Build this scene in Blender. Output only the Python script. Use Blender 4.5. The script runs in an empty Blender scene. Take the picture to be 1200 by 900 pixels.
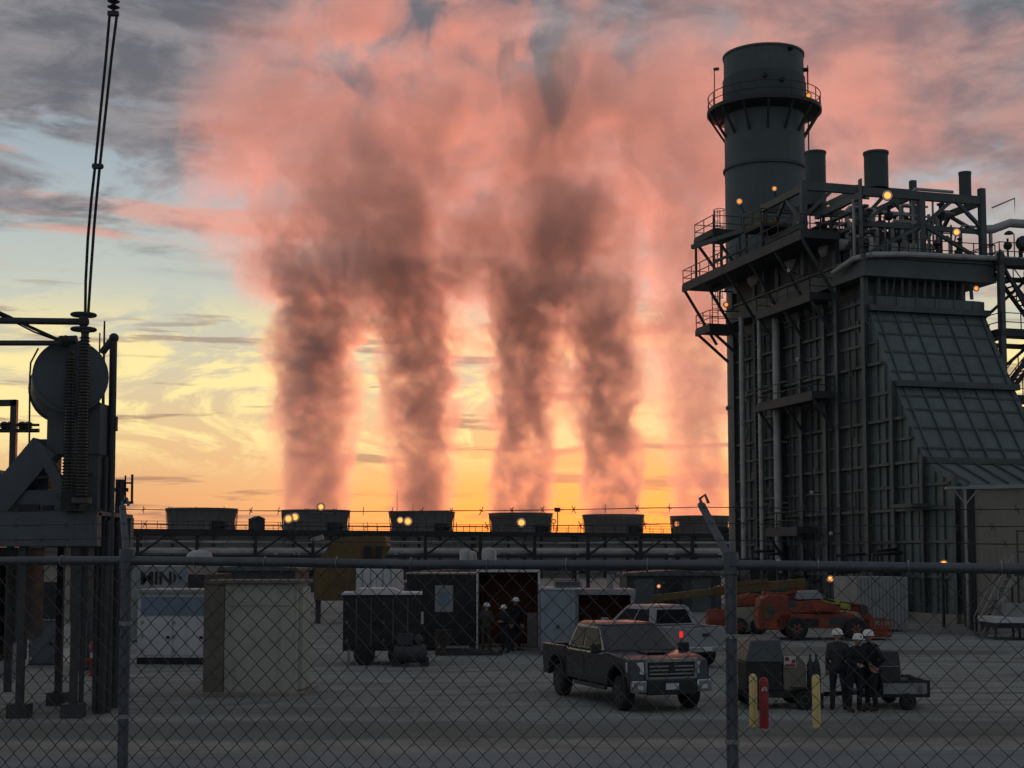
import bpy, math
from mathutils import Vector, Matrix
C = bpy.context.scene.collection
# ---- node expression helper
class NX:
    def __init__(s, nt): s.nt = nt
    def node(s, t, **k):
        n = s.nt.nodes.new(t)
        for a, b in k.items(): setattr(n, a, b)
        return n
    def put(s, sock, v):
        if isinstance(v, V): s.nt.links.new(v.o, sock)
        elif isinstance(v, bpy.types.NodeSocket): s.nt.links.new(v, sock)
        elif v is not None:
            if hasattr(sock.default_value, '__len__') and not hasattr(v, '__len__'): v = (v,)*len(sock.default_value)
            if hasattr(v, '__len__') and len(sock.default_value) == 4 and len(v) == 3: v = (*v, 1)
            sock.default_value = v
    def m(s, op, a, b=None, c=None, clamp=False):
        n = s.node('ShaderNodeMath', operation=op, use_clamp=clamp)
        for i, v in enumerate((a, b, c)): 
            if v is not None: s.put(n.inputs[i], v)
        return V(s, n.outputs[0])
    def sm(s, v, a, b):      # smoothstep a..b
        n = s.node('ShaderNodeMapRange', interpolation_type='SMOOTHSTEP')
        s.put(n.inputs[0], v); s.put(n.inputs[1], a); s.put(n.inputs[2], b)
        return V(s, n.outputs[0])
    def lin(s, v, a, b, c=0., d=1.):
        n = s.node('ShaderNodeMapRange')
        for i, q in enumerate((v, a, b, c, d)): s.put(n.inputs[i], q)
        return V(s, n.outputs[0])
    def mix(s, f, a, b, mode='MIX'):
        n = s.node('ShaderNodeMix', data_type='RGBA', blend_type=mode)
        s.put(n.inputs[0], f); s.put(n.inputs[6], a); s.put(n.inputs[7], b)
        return V(s, n.outputs[2])
    def xyz(s, v):
        n = s.node('ShaderNodeSeparateXYZ'); s.put(n.inputs[0], v)
        return [V(s, n.outputs[i]) for i in range(3)]
    def vec(s, x, y, z):
        n = s.node('ShaderNodeCombineXYZ')
        for i, q in enumerate((x, y, z)): s.put(n.inputs[i], q)
        return V(s, n.outputs[0])
    def noise(s, vec, scale, detail=3, rough=.5, dist=0, col=False):
        n = s.node('ShaderNodeTexNoise'); s.put(n.inputs['Vector'], vec); n.inputs['Scale'].default_value = scale
        n.inputs['Detail'].default_value = detail; n.inputs['Roughness'].default_value = rough; n.inputs['Distortion'].default_value = dist
        return V(s, n.outputs[1 if col else 0])
    def ramp(s, v, stops):
        n = s.node('ShaderNodeValToRGB'); s.put(n.inputs[0], v); e = n.color_ramp.elements
        while len(e) < len(stops): e.new(.5)
        for q, (p, c) in zip(e, stops): q.position = p; q.color = (*c, 1)
        return V(s, n.outputs[0])
class V:
    def __init__(s, x, o): s.x, s.o = x, o
    def __add__(s, b): return s.x.m('ADD', s, b)
    __radd__ = __add__
    def __sub__(s, b): return s.x.m('SUBTRACT', s, b)
    def __rsub__(s, b): return s.x.m('SUBTRACT', b, s)
    def __mul__(s, b): return s.x.m('MULTIPLY', s, b)
    __rmul__ = __mul__
    def __truediv__(s, b): return s.x.m('DIVIDE', s, b)
    def __rtruediv__(s, b): return s.x.m('DIVIDE', b, s)
def S(r, g, b):              # sRGB 0-255 -> linear
    f = lambda c: c/12.92 if c <= .04045 else ((c+.055)/1.055)**2.4
    return tuple(f(c/255) for c in (r, g, b))
R = math.radians
# ---- camera
F = 1700/1200*36
cam = bpy.data.objects.new('camera', bpy.data.cameras.new('camera')); C.objects.link(cam)
cam.data.sensor_width = 36; cam.data.lens = F; cam.data.clip_end = 20000
PITCH, CY = math.atan(134/1700), 518      # slight upward tilt, the rest of the rise is lens shift
cam.data.shift_y = (CY-450)/1200
cam.location = (0, 0, 3.5); cam.rotation_euler = (R(90)+PITCH, 0, 0)
bpy.context.scene.camera = cam
def P(px, py, Y):
    u, v = (px-600)/1700, (CY-py)/1700
    d = Vector((u, math.cos(PITCH)-v*math.sin(PITCH), math.sin(PITCH)+v*math.cos(PITCH)))
    return Vector((0, 0, 3.5)) + d*(Y/d.y)
# ---- world
SUN_EL, SUN_AZ = .6, 2.2
def world():
    w = bpy.data.worlds.new('World'); bpy.context.scene.world = w; w.use_nodes = True
    nt = w.node_tree; nt.nodes.clear(); x = NX(nt)
    g = x.node('ShaderNodeTexCoord').outputs['Generated']
    X, Y, Z = x.xyz(g)
    h = x.m('SQRT', X*X + Y*Y)
    az = x.m('ARCTAN2', X, Y)                 # 0 ahead of the camera, in radians
    el = x.m('ARCTAN2', Z, h)
    front = x.sm(x.m('COSINE', az), .2, .95)
    f1 = el / 1.2
    sun = x.ramp(f1, [(0, S(214,136,98)), (.03, S(228,172,120)), (.07, S(222,192,146)), (.105, S(206,198,168)), (.15, S(190,198,188)), (.21, S(164,178,186)), (.28, S(132,146,160)), (.5, S(112,134,150)), (1, S(108,136,154))])
    far = x.ramp(f1, [(0, S(132,152,156)), (.1, S(126,152,166)), (.3, S(116,144,162)), (1, S(108,136,154))])
    col = x.mix(front, far, sun)
    # glow where the sun has just gone down
    gd = x.m('SQRT', (az-R(2.8))*(az-R(2.8))*.42 + el*el*1.7)
    glow = x.sm(gd, .17, .0)
    col = x.mix(glow*.95, col, (1.25, .50, .13))
    col = x.mix(x.sm(gd, .155, .02)*x.sm(el, .10, .01)*.85, col, (1.38, .40, .075))
    # away from the glow the horizon is duller
    col = x.mix(x.sm(el, .09, .0)*x.sm(az, -.1, -.33)*.6, col, S(205,150,120))
    # clouds on a flat layer
    q = x.vec(X/(Z+.1), Y/(Z+.1), 0.)
    qs = x.vec(az*3.2, el*13., 0.)
    n1 = x.noise(x.vec(az*4.0, el*14., 3.), 2.2, 6, .6, .4)
    high = x.sm(el, .16, .34)
    # bright warm banks low left
    n2 = x.noise(x.vec(az*3.4, el*9.5, 7.), 3.0, 7, .66, .8)
    bank = x.sm(n2, .43, .55) * x.sm(el, .045, .09) * x.sm(el, .19, .13)
    col = x.mix(bank*.9*front, col, S(253,234,164))
    # thin dusky streaks
    n3 = x.noise(x.vec(az*3.0, el*34., 1.), 2.4, 4, .6, .3)
    st = x.sm(n3 - x.sm(az, -.02, -.14)*.045, .52, .62) * x.sm(el, .24, .12)
    col = x.mix(st*.72, col, S(136,110,108))
    # pink undersides of the middle clouds
    n4 = x.noise(x.vec(az*2.6, el*19., 5.), 2.5, 4, .55, .3)
    pk = x.sm(n4, .53, .63) * x.sm(el, .18, .215) * x.sm(el, .30, .25) * front
    col = x.mix(pk*.65, col, S(222,150,132))
    # grey mauve deck above
    deck = x.sm(n1 + high*.32, .55, .74) * x.sm(el, .14, .24)
    tone = x.noise(x.vec(az*4., el*11., 9.), 3.0, 6, .62, .3)
    dc = x.mix(x.sm(tone, .36, .66), S(94,95,104), S(144,140,144))
    col = x.mix(deck*.92, col, dc)
    # salmon masses to the right
    n5 = x.noise(x.vec(az*2.4, el*4.5, 11.), 2.6, 5, .55, .4)
    sal = x.sm(n5 + x.sm(az, .10, .22)*.18, .50, .66) * x.sm(el, .15, .22) * x.sm(el, .5, .36) * x.sm(az, -.05, .1) * front
    col = x.mix(sal*.75, col, x.mix(x.sm(tone, .35, .65), S(140,114,118), S(192,140,130)))
    # the far half of the sky and the zenith: dark broken deck
    below = x.sm(el, 0., -.02)
    col = x.mix(below, col, S(60,58,58))
    sk = x.node('ShaderNodeTexSky', sky_type='NISHITA', sun_disc=False); sk.sun_elevation = R(SUN_EL); sk.sun_rotation = R(SUN_AZ)
    b0 = x.node('ShaderNodeBackground'); x.put(b0.inputs[0], sk.outputs[0]); b0.inputs[1].default_value = .02
    b1 = x.node('ShaderNodeBackground'); x.put(b1.inputs[0], col); b1.inputs[1].default_value = 1.0
    a = x.node('ShaderNodeAddShader'); nt.links.new(b0.outputs[0], a.inputs[0]); nt.links.new(b1.outputs[0], a.inputs[1])
    o = x.node('ShaderNodeOutputWorld'); nt.links.new(a.outputs[0], o.inputs[0])
    w.cycles.sampling_method = 'MANUAL'; w.cycles.sample_map_resolution = 1024
    return w
world()
def sunlamp():
    l = bpy.data.lights.new('sun', 'SUN'); o = bpy.data.objects.new('sun', l); C.objects.link(o)
    l.energy = 2.3; l.color = (1, .25, .13); l.angle = R(.5)
    d = Vector((math.sin(R(SUN_AZ))*math.cos(R(SUN_EL)), math.cos(R(SUN_AZ))*math.cos(R(SUN_EL)), math.sin(R(SUN_EL))))
    o.rotation_euler = d.to_track_quat('Z', 'Y').to_euler(); o.location = (0, 200, 60)
sunlamp()
# =====================================================================  mesh helpers
import random
class MB:
    def __init__(s): s.vs, s.fs = [], []
    def add(s, vs, fs):
        b = len(s.vs); s.vs += [tuple(v) for v in vs]; s.fs += [tuple(b+i for i in f) for f in fs]; return s
    def box(s, c, d, m=None):
        x, y, z = d[0]/2, d[1]/2, d[2]/2; c = Vector(c)
        vs = [Vector(q) for q in ((-x,-y,-z),(x,-y,-z),(x,y,-z),(-x,y,-z),(-x,-y,z),(x,-y,z),(x,y,z),(-x,y,z))]
        if m: vs = [m @ v for v in vs]
        return s.add([v+c for v in vs], [(0,3,2,1),(4,5,6,7),(0,1,5,4),(1,2,6,5),(2,3,7,6),(3,0,4,7)])
    def span(s, a, b):           # box from corner to corner
        return s.box([(p+q)/2 for p, q in zip(a, b)], [abs(q-p) for p, q in zip(a, b)])
    def bar(s, a, b, w, h=None):
        a, b = Vector(a), Vector(b); h = h or w; d = b-a; L = d.length
        if L < 1e-6: return s
        z = d/L; up = Vector((0, 0, 1)) if abs(z.z) < .99 else Vector((0, 1, 0))
        x = up.cross(z).normalized(); y = z.cross(x)
        m = Matrix((x, y, z)).transposed()
        return s.box((a+b)/2, (w, h, L), m)
    def tube(s, pts, r, n=8, caps=True):
        pts = [Vector(p) for p in pts]; rs = r if hasattr(r, '__len__') else [r]*len(pts)
        d0 = (pts[1]-pts[0]).normalized(); up = Vector((0, 0, 1)) if abs(d0.z) < .9 else Vector((1, 0, 0))
        vs, fs = [], []
        for i, p in enumerate(pts):
            d = ((pts[min(i+1, len(pts)-1)]-pts[max(i-1, 0)])).normalized()
            x = up.cross(d).normalized(); y = d.cross(x); up = y if abs(d.dot(up)) > .95 else up
            for k in range(n):
                a = 2*math.pi*(k+.5)/n; vs.append(p+(x*math.cos(a)+y*math.sin(a))*rs[i])
        for i in range(len(pts)-1):
            for k in range(n):
                a, b = i*n+k, i*n+(k+1) % n; fs.append((a, b, b+n, a+n))
        if caps: fs.append(tuple(reversed(range(n)))); fs.append(tuple(range((len(pts)-1)*n, len(pts)*n)))
        return s.add(vs, fs)
    def lathe(s, prof, c=(0, 0, 0), n=32, m=None):      # prof (r, z) bottom to top, about z
        c = Vector(c); vs, fs = [], []
        for r, z in prof:
            for k in range(n):
                v = Vector((r*math.cos(2*math.pi*k/n), r*math.sin(2*math.pi*k/n), z))
                vs.append((m @ v if m else v)+c)
        for j in range(len(prof)-1):
            for k in range(n):
                a, b = j*n+k, j*n+(k+1) % n; fs.append((a, b, b+n, a+n))
        fs.append(tuple(reversed(range(n)))); fs.append(tuple(range((len(prof)-1)*n, len(prof)*n)))
        return s.add(vs, fs)
    def prism(s, poly, v):       # polygon (3-D points) swept by v
        v = Vector(v); p = [Vector(q) for q in poly]; n = len(p)
        return s.add(p+[q+v for q in p], [tuple(reversed(range(n))), tuple(range(n, 2*n))]+[(i, (i+1) % n, (i+1) % n+n, i+n) for i in range(n)])
    def ball(s, c, r, n=10, sc=(1, 1, 1)):
        c = Vector(c); vs, fs = [], []; h = n//2
        for j in range(1, h):
            t = math.pi*j/h
            for k in range(n): vs.append(c+Vector((r*sc[0]*math.sin(t)*math.cos(2*math.pi*k/n), r*sc[1]*math.sin(t)*math.sin(2*math.pi*k/n), -r*sc[2]*math.cos(t))))
        for j in range(h-2):
            for k in range(n):
                a, b = j*n+k, j*n+(k+1) % n; fs.append((a, b, b+n, a+n))
        lo, hi = len(vs), len(vs)+1; vs += [c-Vector((0, 0, r*sc[2])), c+Vector((0, 0, r*sc[2]))]
        for k in range(n):
            fs.append((lo, (k+1) % n, k)); a = (h-2)*n; fs.append((hi, a+k, a+(k+1) % n))
        return s.add(vs, fs)
    def build(s, name, m, parent=None, bevel=0, loc=None, rotz=0, ang=35):
        me = bpy.data.meshes.new(name); me.from_pydata(s.vs, [], s.fs); me.validate()
        me.polygons.foreach_set('use_smooth', [True]*len(me.polygons)); me.set_sharp_from_angle(angle=R(ang))
        o = bpy.data.objects.new(name, me); C.objects.link(o)
        if m: me.materials.append(m)
        if parent: o.parent = parent
        if loc is not None: o.location = loc
        o.rotation_euler.z = rotz
        if bevel:
            b = o.modifiers.new('bevel', 'BEVEL'); b.width = bevel; b.segments = 2; b.limit_method = 'ANGLE'; b.angle_limit = R(40)
        return o
def tag(o, label=None, cat=None, group=None, kind=None):
    for k, v in (('label', label), ('category', cat), ('group', group), ('kind', kind)):
        if v: o[k] = v
    return o
def thing(name, loc, label, cat, rotz=0, group=None):
    o = bpy.data.objects.new(name, None); C.objects.link(o); o.location = loc; o.rotation_euler.z = rotz; o.empty_display_size = .2
    return tag(o, label, cat, group)
def copy_tree(o, parent=None):
    c = o.copy(); C.objects.link(c)
    if parent: c.parent = parent
    for ch in list(o.children): copy_tree(ch, c)
    return c
# =====================================================================  materials
def mat(name, col, rough=.6, metal=0., var=.25, scale=1.2, bump=0., streak=0., spec=.4, fine=6.):
    m = bpy.data.materials.new(name); m.use_nodes = True; nt = m.node_tree; x = NX(nt); b = nt.nodes['Principled BSDF']
    g = x.node('ShaderNodeTexCoord').outputs['Object']
    n = x.noise(g, scale, 5, .6); n2 = x.noise(g, scale*fine, 3, .6)
    f = n*.65+n2*.35
    c0, c1 = [c*(1-var) for c in col], [min(1, c*(1+var)) for c in col]
    c = x.mix(x.sm(f, .3, .7), tuple(c0), tuple(c1))
    if streak:                # rain and rust runs down the sheet
        X, Y, Z = x.xyz(g)
        sn = x.noise(x.vec(X*2.2, Y*2.2, Z*.12), 1.6, 4, .6)
        c = x.mix(x.sm(sn, .5, .72)*streak, c, tuple(q*w for q, w in zip(col, (.55, .46, .40))))
    x.put(b.inputs['Base Color'], c); x.put(b.inputs['Roughness'], x.lin(n2, .3, .7, rough*.85, min(1, rough*1.15)))
    b.inputs['Metallic'].default_value = metal; b.inputs['Specular IOR Level'].default_value = spec
    if bump:
        bn = x.node('ShaderNodeBump'); bn.inputs['Strength'].default_value = bump; bn.inputs['Distance'].default_value = .02
        x.put(bn.inputs['Height'], x.noise(g, scale*fine*3, 3, .6)); nt.links.new(bn.outputs[0], b.inputs['Normal'])
    return m
def emit(name, col, strength):
    m = bpy.data.materials.new(name); m.use_nodes = True; nt = m.node_tree; nt.nodes.clear()
    e = nt.nodes.new('ShaderNodeEmission'); e.inputs[0].default_value = (*col, 1); e.inputs[1].default_value = strength
    o = nt.nodes.new('ShaderNodeOutputMaterial'); nt.links.new(e.outputs[0], o.inputs[0]); return m
M = dict(
    panel=mat('boiler_sheet', (.115, .150, .149), .55, .0, .22, .35, .1, .55),
    wall=mat('boiler_wall', (.100, .112, .110), .6, .0, .38, .35, .1, .95),
    steel=mat('painted_steel', (.084, .100, .103), .55, .0, .25, .8),
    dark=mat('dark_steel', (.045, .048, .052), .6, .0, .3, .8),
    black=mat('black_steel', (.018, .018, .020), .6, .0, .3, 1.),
    galv=mat('galvanised_steel', (.27, .28, .29), .5, .35, .2, 3.),
    fence=mat('weathered_galvanised', (.105, .118, .135), .5, .4, .22, 9.),
    wire=mat('fence_wire', (.045, .047, .052), .55, .2, .2, 9.),
    pipe=mat('insulated_pipe', (.38, .38, .365), .5, .2, .22, 1.2),
    stackm=mat('stack_plate', (.098, .126, .128), .6, .0, .18, .25, .05, .3),
    stackd=mat('stack_band', (.066, .086, .088), .65, .0, .18, .3),
    frp=mat('fan_stack_plate', (.135, .130, .125), .7, .0, .2, .25),
    tower=mat('tower_louvre', (.165, .155, .145), .8, .0, .3, .2),
    rust=mat('rusty_steel', (.15, .07, .04), .75, .0, .35, 1.),
    rustin=mat('red_oxide_lining', (.17, .058, .026), .8, .0, .35, .8),
    beige=mat('beige_sheet', (.245, .225, .185), .7, .0, .12, .5, .05, .25),
    concrete=mat('concrete', (.28, .255, .215), .85, .0, .18, 1.5, .3, .35),
    enclos=mat('pale_concrete', (.41, .40, .34), .85, .0, .14, 1.2, .2, .35),
    brown=mat('brown_panel', (.165, .145, .115), .8, .0, .25, 1.2),
    white=mat('white_paint', (.52, .53, .54), .5, .0, .1, 1.2, 0, .25),
    offw=mat('grey_white_paint', (.25, .26, .265), .55, .0, .15, 1.0, 0, .4),
    blue=mat('blue_grey_paint', (.15, .20, .27), .5, .0, .2, 1.0),
    ltblue=mat('pale_blue_paint', (.25, .30, .34), .5, .0, .2, .8, 0, .35),
    ochre=mat('ochre_paint', (.125, .080, .028), .65, .0, .3, .7, 0, .4),
    orange=mat('orange_paint', (.24, .046, .022), .6, .0, .38, 1.2, 0, .3),
    yellow=mat('yellow_paint', (.74, .60, .22), .5, .0, .18, 3., 0, .35),
    lime=mat('lime_paint', (.30, .34, .04), .5, .0, .2, 3.),
    red=mat('red_paint', (.30, .018, .02), .45, .0, .2, 3.),
    rubber=mat('rubber', (.022, .022, .022), .85, .0, .3, 6.),
    porcelain=mat('brown_porcelain', (.055, .048, .045), .3, .0, .15, 3.),
    trafo=mat('transformer_paint', (.085, .100, .112), .5, .0, .2, .8, 0, .35),
    alum=mat('weathered_aluminium', (.26, .26, .25), .45, .5, .15, 1.5),
    cable=mat('black_cable', (.015, .015, .016), .6),
    hat=mat('white_helmet', (.72, .72, .70), .35, .0, .06, 5.),
    jacket=mat('dark_grey_jacket', (.040, .043, .048), .85, .0, .25, 9.),
    navy=mat('navy_workwear', (.014, .016, .022), .9, .0, .25, 9.),
    denim=mat('dark_trousers', (.022, .026, .036), .9, .0, .25, 9.),
    olive=mat('olive_workwear', (.045, .042, .030), .9, .0, .25, 9.),
    boot=mat('brown_boot', (.03, .022, .016), .7),
    skin=mat('skin', (.36, .20, .14), .55, .0, .08, 9.),
    glass=mat('dark_glass', (.010, .013, .017), .3, .0, .1, 1., spec=.06),
    wind=mat('windscreen_glass', (.012, .016, .022), .1, .0, .05, .5, spec=.75, fine=.5),
    chrome=mat('chrome', (.45, .46, .48), .18, .9, .1, 3.),
    carpaint=mat('black_car_paint', (.014, .018, .030), .25, .0, .06, .5, spec=.6, fine=.7),
    silver=mat('silver_car_paint', (.27, .28, .30), .32, .25, .05, .5, spec=.5, fine=.7),
    lens=mat('lamp_lens', (.55, .56, .58), .15, .0, .1, 4., spec=.6),
    sodium=emit('sodium_lamp', (1, .25, .03), 1.7),
    sodium2=emit('bright_sodium_lamp', (1, .31, .055), 2.3),
    dimlamp=emit('dim_sodium_lamp', (1, .36, .12), 1.1),
    tail=emit('tail_lamp', (1, .03, .02), .9),
)
# =====================================================================  ground, road
def groundz(y):
    t = min(1, max(0, (16-y)/7)); return 1.1*t*t*(3-2*t)
def ground():
    ys = [-60, -20, -5, 0, 3] + [4+.5*k for k in range(26)] + [18+2*k for k in range(42)] + [110, 130, 160, 200, 260, 400, 800, 2000, 6000]
    xs = [-4000, -1000, -300, -150, -80] + [-60+3*k for k in range(41)] + [80, 150, 300, 1000, 4000]
    rnd = random.Random(4); vs, fs = [], []
    for y in ys:
        for x in xs:
            vs.append((x, y, groundz(y)-.004*rnd.random()*(17 < y < 90)))
    n = len(xs)
    for j in range(len(ys)-1):
        for i in range(n-1): fs.append((j*n+i, j*n+i+1, (j+1)*n+i+1, (j+1)*n+i))
    m = bpy.data.materials.new('gravel_yard'); m.use_nodes = True; nt = m.node_tree; x = NX(nt); b = nt.nodes['Principled BSDF']
    g = x.node('ShaderNodeTexCoord').outputs['Object']; X, Y, Z = x.xyz(g)
    big = x.noise(g, .09, 4, .6); mid = x.noise(g, .7, 4, .65); st = x.noise(g, 9., 3, .7); tracks = x.noise(x.vec(X*.07, Y*1.1, 2.), 1., 4, .6)
    c = x.mix(x.sm(big*.55+mid*.45, .32, .68), (.200, .222, .205), (.315, .345, .325))
    c = x.mix(x.sm(tracks, .50, .62)*.5, c, (.112, .112, .106))
    c = x.mix(x.sm(st, .5, .78)*.45, c, (.27, .26, .24)); c = x.mix(x.sm(st, .5, .25)*.5, c, (.07, .068, .064))
    ed = Y + (x.noise(g, .35, 3, .6)-.5)*1.2 - X*.035
    verge = x.sm(ed, 28.0, 28.6)*x.sm(ed, 31.6, 30.6)            # damp, weedy strip beside the road
    tan = x.sm(ed, 26.0, 26.5)*x.sm(ed, 28.5, 27.9); c = x.mix(tan*.5, c, x.mix(x.sm(mid, .35, .65), (.22, .20, .165), (.34, .315, .27)))
    clod = x.noise(g, 2.6, 3, .7); c = x.mix(x.sm(clod, .55, .7)*.4, c, (.36, .35, .32)); c = x.mix(x.sm(clod, .45, .3)*.45, c, (.11, .11, .10))
    c = x.mix(verge*.55, c, (.085, .088, .072))
    soil = x.sm(x.noise(x.vec(X*.35, Y, 0.), .55, 3, .6), .55, .66)*x.sm(ed, 26.2, 26.8)*x.sm(ed, 28.4, 27.6)
    c = x.mix(soil*.55, c, (.105, .070, .055))
    wv = (x.noise(x.vec(X*.045, Y*.03, 4.), 1., 2, .5)-.5)*26.
    for off, sp in ((36.5, .03), (44., -.05), (52.5, .02)):       # paired wheel ruts
        for g_ in (0., 1.7):
            dd = x.m('ABSOLUTE', Y + wv - X*sp - (off+g_)); c = x.mix(x.sm(dd, .42, .1)*x.sm(mid, .35, .6)*.55, c, (.095, .095, .088))
    pud = x.sm(x.noise(x.vec(X*.5, Y, 9.), .16, 3, .5), .60, .66); c = x.mix(pud*.5, c, (.085, .088, .085))
    near = x.sm(Y, 16., 10.); c = x.mix(near*.8, c, (.075, .085, .05))
    x.put(b.inputs['Base Color'], c); x.put(b.inputs['Roughness'], x.lin(pud, 0., 1., .95, .45)); b.inputs['Specular IOR Level'].default_value = .2
    bn = x.node('ShaderNodeBump'); bn.inputs['Strength'].default_value = .6; bn.inputs['Distance'].default_value = .03
    x.put(bn.inputs['Height'], st*.6+mid*.4); nt.links.new(bn.outputs[0], b.inputs['Normal'])
    me = bpy.data.meshes.new('ground'); me.from_pydata(vs, [], fs); me.materials.append(m)
    o = bpy.data.objects.new('ground', me); C.objects.link(o); tag(o, kind='structure')
    # asphalt road passing below the fence
    rm = bpy.data.materials.new('old_asphalt'); rm.use_nodes = True; nt = rm.node_tree; x = NX(nt); b = nt.nodes['Principled BSDF']
    g = x.node('ShaderNodeTexCoord').outputs['Object']; X, Y, Z = x.xyz(g)
    c = x.mix(x.sm(x.noise(g, .25, 5, .65), .35, .65), (.145, .175, .188), (.20, .232, .246))
    c = x.mix(x.sm(x.noise(x.vec(X*.05, Y, 0.), 1.3, 3, .6), .5, .66)*.4, c, (.085, .088, .092))
    c = x.mix(x.sm(x.noise(g, 14., 2, .6), .55, .75)*.35, c, (.2, .2, .2))
    x.put(b.inputs['Base Color'], c); b.inputs['Roughness'].default_value = .85
    vs, fs = [], []
    for k in range(101):
        xx = -150+3*k
        far = 26.3+.035*xx + rnd.uniform(-.12, .12)
        vs += [(xx, 17.2+.035*xx if xx > -40 else 16.6, .004), (xx, max(far, 18.0), .004)]
    for k in range(100): fs.append((2*k, 2*k+2, 2*k+3, 2*k+1))
    me = bpy.data.meshes.new('road'); me.from_pydata(vs, [], fs); me.materials.append(rm)
    o = bpy.data.objects.new('road', me); C.objects.link(o); tag(o, kind='structure')
ground()
# =====================================================================  chain-link fence
def fence():
    A, B = Vector((-1.559, 5.89, 0)), Vector((.7815, 5.21, 0)); d = B-A; Ls = d.length; u = d/Ls
    zt = lambda k: 3.480-.014*k           # rail height at post k (0 = left post in view)
    root = thing('chain_link_fence', (A.x, A.y, 1.1), 'galvanised chain link fence with top rail and barbed wire across the foreground', 'fence')
    O = Vector((A.x, A.y, 1.1))
    W = lambda k, z, off=Vector((0, 0, 0)): A+d*k+Vector((0, 0, z))-O+off
    arm = Vector((-.075, .20, .205)); ks = (-2, -1, 0, 1, 2, 3)
    for k in ks:
        z = zt(k); p = MB().tube([W(k, 1.05), W(k, z-.01)], .0215, 14)
        p.lathe([(.024, 0), (.026, .02), (.024, .045), (.016, .06)], W(k, z-.03), 14)
        po = p.build('post', M['fence'], root)
        a = MB()
        b0 = W(k, z+.02); a.bar(b0-arm*.12, b0+arm*1.02, .026, .014)
        a.tube([W(k, z-.03), W(k, z+.05)], .029, 12)
        for f in (.36, .66, .96): a.ball(b0+arm*f, .016, 8)
        a.tube([b0+arm*.92, b0+arm*1.06+Vector((0, 0, .012)), b0+arm*1.04+Vector((.018, 0, .03)), b0+arm*.98+Vector((.024, 0, .012))], .006, 6)
        a.build('barbed_wire_arm', M['fence'], po)
        for zz in (z-.25, z-.62, z-1.0, z-1.4): MB().tube([W(k, zz-.008), W(k, zz+.008)], .026, 12).build('tension_band', M['galv'], po)
    pts = [W(-2+.25*i, zt(-2+.25*i)+.004*math.sin(i*1.7)) for i in range(21)]
    MB().tube(pts, .0185, 12).build('top_rail', M['fence'], root)
    # woven wire: zig-zag wires hooked into each other
    a = .0385; mesh = MB(); n = int(5*Ls/a); rnd = random.Random(2)
    z0 = 1.16
    for i in range(n):
        s = -2+i*a/Ls; zt_ = zt(s)-.012; nz = int((zt_-z0)/a); pts = []
        for j in range(nz+1):
            side = (i+j) % 2; q = W(s+side*a/Ls, zt_-j*a)+Vector((.279, .96, 0))*(-.0235+(.004 if side else -.003)+.004*math.sin(i*.21+j*.3))
            q += Vector((0, 0, .0022*math.sin(i*.13+j*.17))); pts.append(q)
        mesh.tube(pts, .0024, 4, False)
    mesh.build('wire_mesh', M['wire'], root)
    ties = MB()
    for i in range(40):
        s = -2+i*.125; c = W(s, zt(s))
        ties.tube([c+Vector((.012*math.cos(t)*0+.006*math.sin(t*.5), -.0235*math.cos(t), .0235*math.sin(t))) for t in [2*math.pi*q/8 for q in range(9)]], .0022, 5)
    ties.build('tie_wire', M['galv'], root)
    for f in (.36, .66, .96):
        w = MB(); pts = []
        for i in range(51):
            s = -2+.1*i; sag = -.012*math.sin(math.pi*(s % 1)); pts.append(W(s, zt(s)+.02+sag)+arm*f)
        w.tube(pts, .0015, 5); w.tube([p+Vector((0, .002, .002*math.sin(i*2))) for i, p in enumerate(pts)], .0013, 4)
        for i in range(98):
            s = -1.98+i*.0505; sag = -.012*math.sin(math.pi*(s % 1)); c = W(s, zt(s)+.02+sag)+arm*f
            t = rnd.random()*3; e1 = Vector((.5*math.cos(t), math.sin(t)*.6, math.sin(t)))*.017; e2 = Vector((-.4, math.cos(t)*.6, math.cos(t)))*.017
            w.tube([c-e1, c+e1], .0017, 4); w.tube([c-e2, c+e2], .0017, 4)
        w.build('barbed_wire', M['wire'], root)
fence()
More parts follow.
